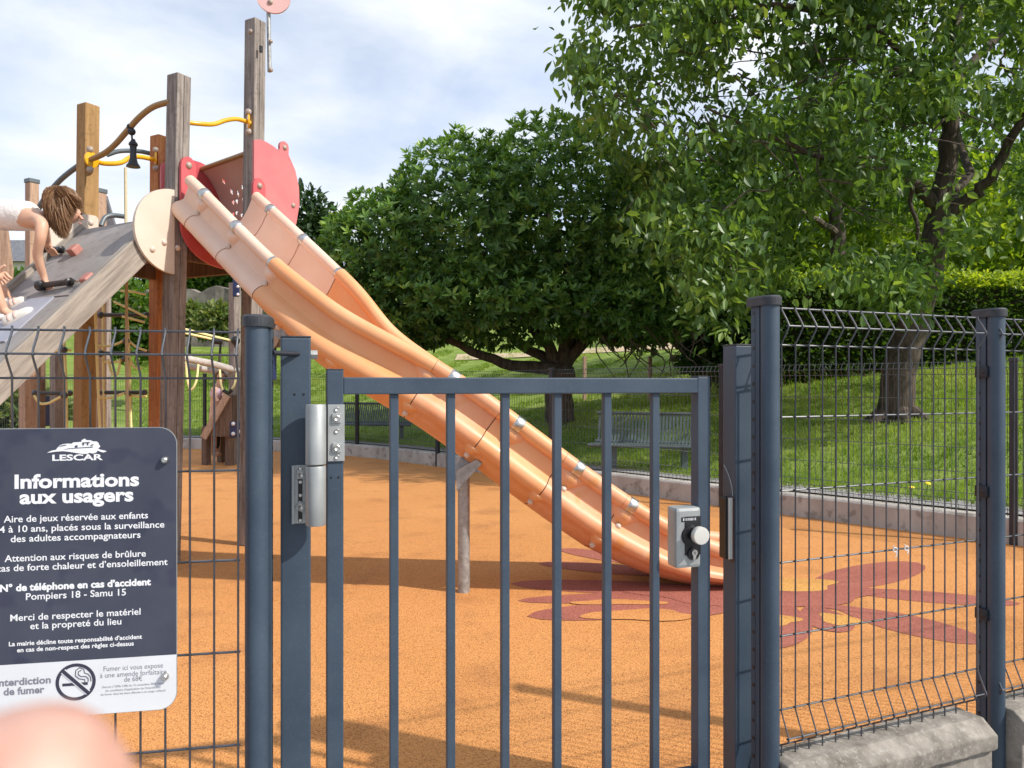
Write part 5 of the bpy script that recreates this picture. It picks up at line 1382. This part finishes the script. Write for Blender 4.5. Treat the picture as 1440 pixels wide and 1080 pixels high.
# ---------------------------------------------------------------- foliage
def norm(a): return a / np.maximum(np.linalg.norm(a, axis=-1, keepdims=True), 1e-9)
def leaves_mesh(name, base, dirs, nrm, L, W, mt, parent, wloc, fold=0.18, droop=0.0, tint_light=None):
    """six-vertex folded leaves; base (n,3), dirs, nrm unit vectors, L, W arrays"""
    n = len(base)
    d = norm(dirs); s = norm(np.cross(d, nrm)); u = np.cross(s, d)
    L = L[:, None]; W = W[:, None]
    v = np.zeros((n, 6, 3))
    v[:, 0] = base
    v[:, 1] = base + d * L * .35 + s * W * .5 + u * W * fold
    v[:, 2] = base + d * L * .72 + s * W * .40 + u * W * fold * .8 - u * L * droop * .5
    v[:, 3] = base + d * L - u * L * droop
    v[:, 4] = base + d * L * .72 - s * W * .40 + u * W * fold * .8 - u * L * droop * .5
    v[:, 5] = base + d * L * .35 - s * W * .5 + u * W * fold
    o = np.arange(n)[:, None] * 6
    idx = np.concatenate([o + np.array([[0, 1, 2, 3]]), o + np.array([[0, 3, 4, 5]])], axis=1).reshape(-1)
    o = np_mesh(name, v.reshape(-1, 3), 4, idx, mt, parent, wloc)
    if tint_light is not None and len(o.data.vertices) == n * 6:
        at_ = o.data.attributes.new('tint_light', 'FLOAT', 'POINT'); at_.data.foreach_set('value', np.repeat(tint_light, 6).astype(np.float32))
    return o
def rand_unit(n):
    a = rng.normal(size=(n, 3)); return norm(a)
def limb(mb, pts, r0, r1, seg=9, wob=0.03):
    P = catmull([Vector(p) for p in pts], 4); n = len(P)
    P = [p + V(random.uniform(-wob, wob), random.uniform(-wob, wob), random.uniform(-wob, wob) * .5) if 0 < i < n - 1 else p for i, p in enumerate(P)]
    mb.tube(P, [r0 + (r1 - r0) * (i / (n - 1)) for i in range(n)], seg); return P

def ell_points(n, cs, shell=(0.72, 1.0), up_bias=0.0, skip_inside=True):
    """points in the outer shell of a union of ellipsoids; returns points, outward directions"""
    vol = np.array([c[3] * c[4] * c[5] for c in cs]) ** (2 / 3); vol /= vol.sum()
    k = rng.choice(len(cs), size=n, p=vol); C = np.array(cs)[k]
    d = rand_unit(n)
    nz = np.array([noise.noise(Vector(x * 2.6) + Vector((kk * 7.0, 0, 0))) + 0.8 * noise.noise(Vector(x * 6.5) + Vector((kk * 3.0, 5, 0))) for x, kk in zip(d, k)])
    r = rng.uniform(shell[0], shell[1], n) * (1 + 0.13 * nz)
    p = C[:, :3] + d * C[:, 3:6] * r[:, None]
    if skip_inside:
        keep = np.ones(n, bool)
        for j, c in enumerate(cs):
            q = ((p - np.array(c[:3])) / np.array(c[3:6])); keep &= ~((np.linalg.norm(q, axis=1) < shell[0] * 0.85) & (k != j))
        p, d, C = p[keep], d[keep], C[keep]
    return p, norm(d / C[:, 3:6])

def rosettes(p, d, m, L0, L1, wr, spread=(0.5, 1.15), up=0.5):
    """m leaves round every point"""
    n = len(p); ax = norm(d + np.array([0, 0, up]) + rng.normal(0, .25, (n, 3)))
    ref = norm(np.cross(ax, rand_unit(n))); ref2 = np.cross(ax, ref)
    B, D, N_, Ls = [], [], [], []
    for k in range(m):
        a = 2 * np.pi * (k / m) + rng.uniform(-.4, .4, n) + rng.uniform(0, 6.28, n) * 0
        t = rng.uniform(spread[0], spread[1], n)
        lat = ref * np.cos(a)[:, None] + ref2 * np.sin(a)[:, None]
        dd = ax * np.cos(t)[:, None] + lat * np.sin(t)[:, None]
        B.append(p + lat * .01); D.append(dd); N_.append(ax); Ls.append(rng.uniform(L0, L1, n))
    B, D, N_, Ls = map(np.concatenate, (B, D, N_, Ls))
    return B, D, N_, Ls, Ls * rng.uniform(wr * .8, wr * 1.2, len(Ls))

# evergreen tree behind the slide
TB = at(790, 574, 14.0); TB.z = lawn_z(TB.x, TB.y) - 0.1
ever = thing('evergreen_tree', TB, 'broad dense evergreen tree with rosettes of long leaves behind the slide', 'tree')
q = MB()
fork = at(790, 520, 14.0)
limb(q, [TB, TB.lerp(fork, .5) + V(-.05, 0, 0), fork], 0.28, 0.23, 14)
for pts in ([fork, at(735, 515, 13.8), at(680, 500, 13.5), at(620, 470, 13.2), at(560, 430, 13)], [fork, at(770, 485, 14), at(740, 450, 14.2), at(690, 380, 14.2), at(660, 300, 14.2)], [fork, at(800, 470, 14), at(800, 400, 13.8), at(770, 300, 13.8), at(760, 220, 14)],
            [fork, at(825, 480, 14), at(870, 440, 13.8), at(900, 400, 13.6)], [fork, at(760, 500, 14.4), at(700, 460, 15.2), at(650, 400, 16)], [fork, at(820, 470, 14.5), at(860, 380, 15.2), at(870, 300, 15.5)]):
    limb(q, pts, 0.13, 0.035, 9, 0.05)
for k in range(26):
    a = at(random.uniform(840, 960), random.uniform(440, 490), random.uniform(12.2, 13.6)); limb(q, [a, a + V(random.uniform(-.3, .5), 0, -0.25), a + V(random.uniform(-.2, .7), -.1, random.uniform(-.75, -.35))], 0.018, 0.006, 5, .02)
q.build('trunk', M['bark'], ever)
CE = [tuple(at(775, 312, 14.0)) + (1.75, 2.2, 1.78), tuple(at(660, 338, 13.9)) + (1.70, 2.2, 1.78), tuple(at(560, 378, 13.7)) + (1.35, 1.8, 1.40), tuple(at(500, 385, 13.8)) + (0.72, 1.2, 1.05), tuple(at(890, 365, 13.8)) + (1.5, 1.9, 1.65), tuple(at(690, 432, 13.2)) + (2.5, 1.6, 0.66), tuple(at(890, 440, 13.0)) + (1.3, 1.2, 0.52), tuple(at(560, 455, 13.4)) + (1.1, 1.2, 0.5)]
p, d = ell_points(9000, CE, (0.84, 1.0))
g1_ = np.clip(rng.beta(1.2, 2.0, len(p)) + 0.25 * d[:, 2] - 0.1 * d[:, 1], 0, 1)  # random tint, with upward and near-side leaves lightened as if sunlit
B, D, N_, Ls, Ws = rosettes(p, d, 8, 0.075, 0.175, 0.34, (0.45, 1.25), 0.5)
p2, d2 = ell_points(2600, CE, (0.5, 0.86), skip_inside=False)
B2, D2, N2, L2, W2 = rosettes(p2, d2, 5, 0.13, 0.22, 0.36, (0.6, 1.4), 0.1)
leaves_mesh('crown', np.concatenate([B, B2]), np.concatenate([D, D2]), np.concatenate([N_, N2]), np.concatenate([Ls, L2]), np.concatenate([Ws, W2]), M['lf_ever'], ever, tuple(WL[ever]), 0.12, 0.06, np.concatenate([np.tile(g1_, 8), rng.uniform(0, .25, len(B2))]))  # inner leaves toned dark for the crown's shade

# sprays of drooping leaves for the broadleaf trees
def sprays(centers, m, rad, L0, L1, wr):
    n = len(centers); c = np.repeat(centers, m, axis=0)
    off = rng.normal(0, 1, (n * m, 3)) * np.array([rad, rad, rad * .62]); b = c + off
    ax = np.repeat(rand_unit(n) * np.array([1, 1, .3]), m, axis=0)
    dd = norm(ax * .5 + rng.normal(0, .55, (n * m, 3)) + np.array([0, 0, -0.62]))
    nn = norm(np.cross(dd, rand_unit(n * m))); nn[nn[:, 2] < 0] *= -1
    nn = norm(nn + np.array([0, 0, .7]))
    L_ = rng.uniform(L0, L1, n * m); return b, dd, nn, L_, L_ * rng.uniform(wr * .8, wr * 1.15, n * m)
def poly_in(px, py, poly):
    r = np.zeros(len(px), bool); j = len(poly) - 1
    for i in range(len(poly)):
        xi, yi = poly[i]; xj, yj = poly[j]
        r ^= ((yi > py) != (yj > py)) & (px < (xj - xi) * (py - yi) / (yj - yi + 1e-9) + xi); j = i
    return r
BT = at(1262, 577, 11.0); BT.z = lawn_z(BT.x, BT.y) - 0.1
big = thing('broadleaf_tree', BT, 'large spreading broadleaf tree with leaning forked trunk on the lawn at right', 'tree')
q = MB(); T_ = lambda x, y, Y=11.0: at(x, y, Y)
limb(q, [BT + V(0, 0, 0), T_(1262, 540), T_(1275, 480), T_(1296, 420), T_(1308, 370), T_(1318, 310)], 0.25, 0.165, 16, .03)
for k in range(6):
    a = k * 1.05 + .3; limb(q, [BT + V(0, 0, .35), BT + V(.28 * math.cos(a), .28 * math.sin(a), .16), BT + V(.5 * math.cos(a), .5 * math.sin(a), 0.0)], 0.13, 0.04, 8, .01)
fk = T_(1318, 312)
for pts, a, b_ in (([fk, T_(1304, 276, 10.9), T_(1280, 256, 10.7), T_(1240, 242, 10.4), T_(1190, 215, 10)], .105, .03), ([fk, T_(1334, 225), T_(1338, 140), T_(1345, 40, 11.2), T_(1350, -80, 11.3)], .15, .06), ([fk, T_(1358, 282, 10.9), T_(1390, 252, 10.7), T_(1430, 180, 10.4), T_(1490, 90, 10)], .11, .04),
                   ([T_(1337, 150), T_(1300, 96, 10.7), T_(1255, 60, 10.2), T_(1190, 20, 9.8)], .08, .025), ([T_(1336, 180), T_(1312, 120, 11.3), T_(1320, 40, 11.8)], .07, .03), ([T_(1281, 258, 10.7), T_(1290, 310, 10.6), T_(1300, 355, 10.5)], .035, .015),
                   ([T_(1339, 120), T_(1390, 60, 11.4), T_(1450, 10, 11.6)], .08, .03), ([T_(1240, 242, 10.4), T_(1160, 225, 9.8), T_(1080, 190, 9.4), T_(990, 150, 9.2)], .045, .015), ([T_(1190, 20, 9.8), T_(1090, 10, 9.4), T_(980, 20, 9.2), T_(880, 40, 9.0)], .04, .012),
                   ([fk, T_(1340, 280, 11.4), T_(1360, 230, 12.2), T_(1330, 150, 13)], .10, .04)):
    limb(q, pts, a, b_, 9, .05)
for k in range(60):
    a = T_(random.uniform(900, 1420), random.uniform(20, 330), random.uniform(8.8, 10.6)); limb(q, [a, a + V(random.uniform(-.5, .5), 0, random.uniform(-.25, .2)), a + V(random.uniform(-.9, .6), -.1, random.uniform(-.55, .0))], 0.014, 0.005, 5, .03)
for pts in ([T_(1105, 188, 9.6), T_(1122, 232, 9.4), T_(1130, 268, 9.3)], [T_(1155, 200, 9.6), T_(1150, 240, 9.4), T_(1162, 262, 9.4)], [T_(1050, 330, 9.3), T_(1028, 365, 9.3), T_(1035, 378, 9.3), T_(1068, 378, 9.3)]): limb(q, pts, .016, .007, 5, .02)
q.build('trunk', M['bark'], big)
OUT = [(812, -20), (806, 60), (800, 95), (830, 130), (850, 200), (880, 260), (900, 330), (960, 400), (990, 470), (1040, 470), (1060, 405), (1120, 400), (1180, 410), (1230, 425), (1290, 425), (1330, 340), (1440, 330), (1560, 360), (1640, 100), (1560, -220), (1300, -300), (950, -200)]
n0 = 5400
px = rng.uniform(795, 1650, n0); py = rng.uniform(-300, 480, n0); Yc = rng.uniform(8.6, 13.0, n0)
ok = poly_in(px, py, OUT)
# thin places where the sky or the background shows through
gaps = [(1000, 150, 42), (880, 130, 26), (940, 70, 26), (1190, 95, 34), (1265, 60, 40), (1100, 130, 42), (1330, 260, 60), (1410, 200, 50), (1130, 330, 60), (1010, 260, 40), (1240, 310, 70), (1400, 90, 40), (860, 50, 30), (1060, 60, 26), (1160, 300, 40), (1420, 310, 60), (1330, 215, 46), (1310, 330, 42), (1385, 250, 40), (1030, 110, 30), (1150, 40, 30), (1300, 20, 34), (1370, 150, 30), (1220, 200, 36), (970, 210, 30), (1090, 240, 30)]
gx = np.array([noise.noise(Vector((a * .011, b_ * .014, y * .5))) for a, b_, y in zip(px, py, Yc)])
ok &= gx > -0.06
for (x, y, r) in gaps: ok &= ~(((px - x) ** 2 + ((py - y) * 1.2) ** 2 < r * r) & (rng.random(n0) < .88))
px, py, Yc = px[ok], py[ok], Yc[ok]
ex_n = 34; px = np.concatenate([px, rng.uniform(1225, 1300, ex_n)]); py = np.concatenate([py, rng.uniform(375, 432, ex_n)]); Yc = np.concatenate([Yc, rng.uniform(9.2, 10.2, ex_n)])
cen = np.stack([(px - 720) / F * Yc, Yc, CH - (py - HOR) / F * Yc], 1)
bb = sprays(cen, 24, 0.17, 0.09, 0.18, 0.46)
leaves_mesh('crown', *bb, M['lf_walnut'], big, tuple(WL[big]), 0.10, 0.10, np.repeat(rng.beta(1.3, 1.6, len(cen)), 24))

# generic tree/shrub: ellipsoid shells with leaf scatter
def bush(name, label, cat, base, cs, n, L0, L1, mt, wr=0.5, shell=(0.6, 1.0), trunk=None, group=None, bark='bark', tname='stem'):
    t = thing(name, base, label, cat, group)
    p, d = ell_points(n, cs, shell, skip_inside=False)
    dd = norm(d * .6 + rng.normal(0, .7, (len(p), 3)) + np.array([0, 0, .15])); nn = norm(d + rng.normal(0, .5, (len(p), 3)) + np.array([0, 0, .5]))
    L_ = rng.uniform(L0, L1, len(p))
    leaves_mesh('crown', p, dd, nn, L_, L_ * wr * rng.uniform(.8, 1.2, len(p)), mt, t, tuple(base))
    q = MB()
    for (pts, a, b_) in (trunk or [([base, Vector(cs[0][:3])], 0.08, 0.03)]): limb(q, pts, a, b_, 8, .03)
    q.build(tname, M[bark], t); return t
def gz(px, Y): 
    c = at(px, 540, Y); return V(c.x, c.y, lawn_z(c.x, c.y))
# slender tree behind the big one
b0 = gz(1186, 18.5); f0 = at(1178, 330, 18.5)
bush('slender_tree', 'slim upright tree with dark straight trunk, half hidden behind the big broadleaf tree', 'tree', b0, [tuple(at(1175, 170, 18.8)) + (2.4, 1.8, 2.0), tuple(at(1080, 240, 18.5)) + (2.1, 1.6, 1.2), tuple(at(1250, 270, 18.8)) + (1.6, 1.4, 1.0)], 6000, .12, .22, M['lf_mid'], .5, (.3, 1.0),
     [([b0, at(1184, 440, 18.5), f0, at(1171, 220, 18.5), at(1179, 90, 18.5)], .24, .13), ([f0, at(1150, 310, 18), at(1110, 290, 17.6)], .10, .04), ([at(1172, 230, 18.5), at(1215, 190, 18.2), at(1250, 130, 18.2)], .10, .04)], bark='bark2', tname='trunk')
# hedge
hA, hB = at(1070, 540, 15.6), at(1700, 540, 15.2)
hz0 = lawn_z(7.0, 15.8)
hg = thing('hedge', V(9, 15.8, hz0), 'long clipped hedge with bright sunlit top behind the big tree', 'hedge')
n = 30000; x0, x1 = hA.x, hA.x + 12.0; zt = at(1200, 392, 15.8).z
fx = rng.random(n); top = fx < .42; frt = (fx >= .42) & (fx < .9)
X = rng.uniform(x0, x1, n); X = np.where(rng.random(n) < .6, rng.uniform(x0, x0 + 6, n), X)
Yh = np.where(top, rng.uniform(15.6, 17.1, n), np.where(frt, 15.6 + rng.normal(0, .06, n), rng.uniform(15.6, 17.1, n)))
Zb = hz0 - .35; Zh = np.where(top, zt + rng.normal(0, .07, n) + .06 * np.sin(X * 3), rng.uniform(Zb, zt, n)); X = np.where(top | frt, X, x0 + rng.normal(0, .06, n))
p = np.stack([X, Yh, Zh], 1); d = np.where(top[:, None], np.array([[0, 0, 1.0]]), np.where(frt[:, None], np.array([[0, -1.0, .2]]), np.array([[-1.0, 0, .2]])))
dd = norm(d * .7 + rng.normal(0, .6, (n, 3))); nn = norm(rng.normal(0, .5, (n, 3)) + d * .4 + np.array([0, 0, .6])); L_ = rng.uniform(.07, .14, n)
gr_ = np.where(Zh > zt - .22, rng.uniform(.6, 1.0, n), rng.uniform(0, .35, n))  # sunlight painted into the leaf colour: lime top, darker sides
leaves_mesh('foliage', p, dd, nn, L_, L_ * .5, M['lf_hedge'], hg, tuple(WL[hg]), tint_light=gr_)
q = MB(); q.box(V((x0 + x1) / 2 + .1, 16.4, (Zb + zt) / 2 - .1), (x1 - x0 - .1, 1.2, zt - Zb - .2)); q.build('inner_twigs', M['earth'], hg)
# trees and shrubs beyond the lawn
BG = [('bright yellow-green tree above the hedge, left of the leaning trunk', 1120, 21, 330, 3.2, 2.2, 'lf_lime'), ('bright yellow-green tree above the hedge, right of the leaning trunk', 1390, 22, 330, 3.4, 2.3, 'lf_lime'),
      ('mid green tree between the evergreen and the hedge', 985, 19, 330, 2.2, 2.4, 'lf_mid'), ('tall green tree behind the hedge at centre right', 1250, 27, 240, 4.2, 4.2, 'lf_mid'), ('tall green tree at the right edge behind the hedge', 1500, 25, 250, 4.0, 4.4, 'lf_mid'),
      ('dark shaded shrub at the left end of the hedge', 1025, 15.0, 445, 0.85, 1.35, 'lf_dark'), ('dark conifer-like tree beside the red disc panel', 425, 34, 318, 1.6, 1.8, 'lf_dark'), ('pale green tree low behind the slide', 950, 34, 420, 3.0, 1.4, 'lf_lime')]
for (lb, px, Y, py, rx, rz, m) in BG:
    b0 = gz(px, Y); c = at(px, py, Y)
    cs = [tuple(c) + (rx, rx * .8, rz), tuple(c + V(rx * .55, .3, -rz * .35)) + (rx * .7, rx * .6, rz * .65), tuple(c + V(-rx * .55, -.2, -rz * .3)) + (rx * .65, rx * .6, rz * .6)]
    nn_ = int(5200 * (1 if rx > 1.8 else .6))
    bush('background_tree', lb, 'tree', b0, cs, nn_, .14 + Y * .003, .22 + Y * .006, M[m], .52, (.45, 1.0), [([b0, b0.lerp(c, .6), c], .16, .07)], 'trees beyond the lawn', tname='trunk')
# left background, seen through the tower
LB = [('dense dark green bush behind the rope ladder', 182, 19, 445, 0.95, 1.15, 'lf_mid', 1), ('low pale shrub on the slope beneath the stone wall', 268, 27, 448, 0.6, 0.55, 'lf_shrub', 1), ('grey-green grassy shrub on the slope left of the tall grey post', 310, 26, 452, 0.75, 0.6, 'lf_shrub', 1),
      ('bright green tree above the stone wall', 285, 36, 384, 1.9, 0.95, 'lf_mid', 0), ('dark green tree above the stone wall, left part', 250, 38, 376, 1.6, 1.1, 'lf_dark', 0), ('green tree above the stone wall behind the slide', 345, 37, 385, 1.7, 1.1, 'lf_dark', 0), ('bushy tree behind the slide edge', 395, 36, 380, 1.9, 1.6, 'lf_mid', 0), ('mixed shrub beneath the evergreen at left', 425, 22, 445, 0.9, 0.7, 'lf_dark', 1), ('green tree behind the tower roof posts', 140, 40, 410, 2.2, 1.5, 'lf_mid', 0),
      ('green and reddish shrub under the ramp at the far left', 27, 24, 415, 0.55, 0.75, 'lf_mid', 1), ('low flowering shrub behind the sign at the far left', 30, 17.5, 575, 0.9, 0.55, 'lf_shrub', 1), ('low pale shrub beside the rear posts', 66, 18, 585, 0.5, 0.5, 'lf_shrub', 1)]
for (lb, px, Y, py, rx, rz, m, sh) in LB:
    b0 = gz(px, Y); c = at(px, py, Y)
    cs = [tuple(c) + (rx, rx * .8, rz), tuple(c + V(rx * .5, .2, -rz * .3)) + (rx * .7, rx * .6, rz * .7), tuple(c + V(-rx * .5, -.1, -rz * .35)) + (rx * .7, rx * .6, rz * .65)]
    bush('shrub' if sh else 'background_tree', lb, 'shrub' if sh else 'tree', b0, cs, 2600 if sh else 3000, .06 + Y * .004, .11 + Y * .007, M[m], .5, (.4, 1.0), [([b0, c], .06, .02)], 'shrubs on the slope' if sh else 'trees beyond the lawn', tname='stem' if sh else 'trunk')

# ---------------------------------------------------------------- grass
def grass(name, n, d0, d1, h0, h1, w, xr):
    P = []
    k = rng.integers(0, len(KPa), n * 3); dd = d0 + (d1 - d0) * rng.random(n * 3) ** 1.4
    jit = rng.uniform(-.5, .5, (n * 3, 1)); tang = np.stack([KNa[k][:, 1], -KNa[k][:, 0]], 1)
    p = KPa[k] + KNa[k] * dd[:, None] + tang * jit * .6
    a = 720 + F * p[:, 0] / np.maximum(p[:, 1], .1); ok = (a > 180) & (a < 1500) & (p[:, 1] > 3)
    p, dd = p[ok][:n], dd[ok][:n]; m = len(p)
    z = np.array([hill(x, y, d) for (x, y), d in zip(p, dd)])
    b = np.stack([p[:, 0], p[:, 1], z - .005], 1)
    vs, T = [], []
    out = np.zeros((m, 3, 3, 3))
    for j in range(3):
        off = np.concatenate([rng.normal(0, .025, (m, 2)), np.zeros((m, 1))], 1); an = rng.uniform(0, 6.28, m)
        sd = np.stack([np.cos(an), np.sin(an), np.zeros(m)], 1) * w * (1 + dd[:, None] * .12); ln = np.concatenate([rng.normal(0, .45, (m, 2)), np.ones((m, 1))], 1) * (rng.uniform(h0, h1, m))[:, None]
        out[:, j, 0] = b + off - sd; out[:, j, 1] = b + off + sd; out[:, j, 2] = b + off + ln
    o = np_mesh(name, out.reshape(-1, 3), 3, np.arange(m * 9), M['grass'])
    gr = np.array([0.5 + 0.9 * noise.noise(Vector((x * .55, y * .55, 0))) + .4 * noise.noise(Vector((x * 2.1, y * 2.1, 3))) for x, y in p])
    if len(o.data.vertices) == m * 9:
        a_ = o.data.attributes.new('tint_light', 'FLOAT', 'POINT'); a_.data.foreach_set('value', np.clip(np.repeat(gr, 9), 0, 1).astype(np.float32))
    return tag(o, kind='stuff')
grass('grass_blades', 80000, 0.36, 15.0, 0.04, 0.10, 0.006, None)
for (px, py, Y) in ((1303, 682, 7.2), (1280, 690, 7.0), (930, 610, 10.5)):
    c = at(px, 540, Y); z = lawn_z(c.x, c.y)
    q = MB(); q.tube([V(c.x, c.y, z), V(c.x + .01, c.y, z + .09)], .004, 5); fl_ = q.build('stem', M['lf_mid'])
    q2 = MB(); q2.lathe(V(c.x + .01, c.y, z + .09), (0, -.3, 1), [(0, .006), (.006, .028), (.014, .022), (.016, .004)], 10); hd_ = q2.build('dandelion', M['flower'])
    tag(hd_, 'yellow dandelion in the lawn %s' % ('behind the right wire panel, nearest the round post' if px == 1303 else 'behind the right wire panel, nearer the kerb' if px == 1280 else 'by the bench'), 'flower', 'yellow dandelions in the lawn')
    fl_.parent = hd_; fl_.location = WL[fl_] - WL[hd_]
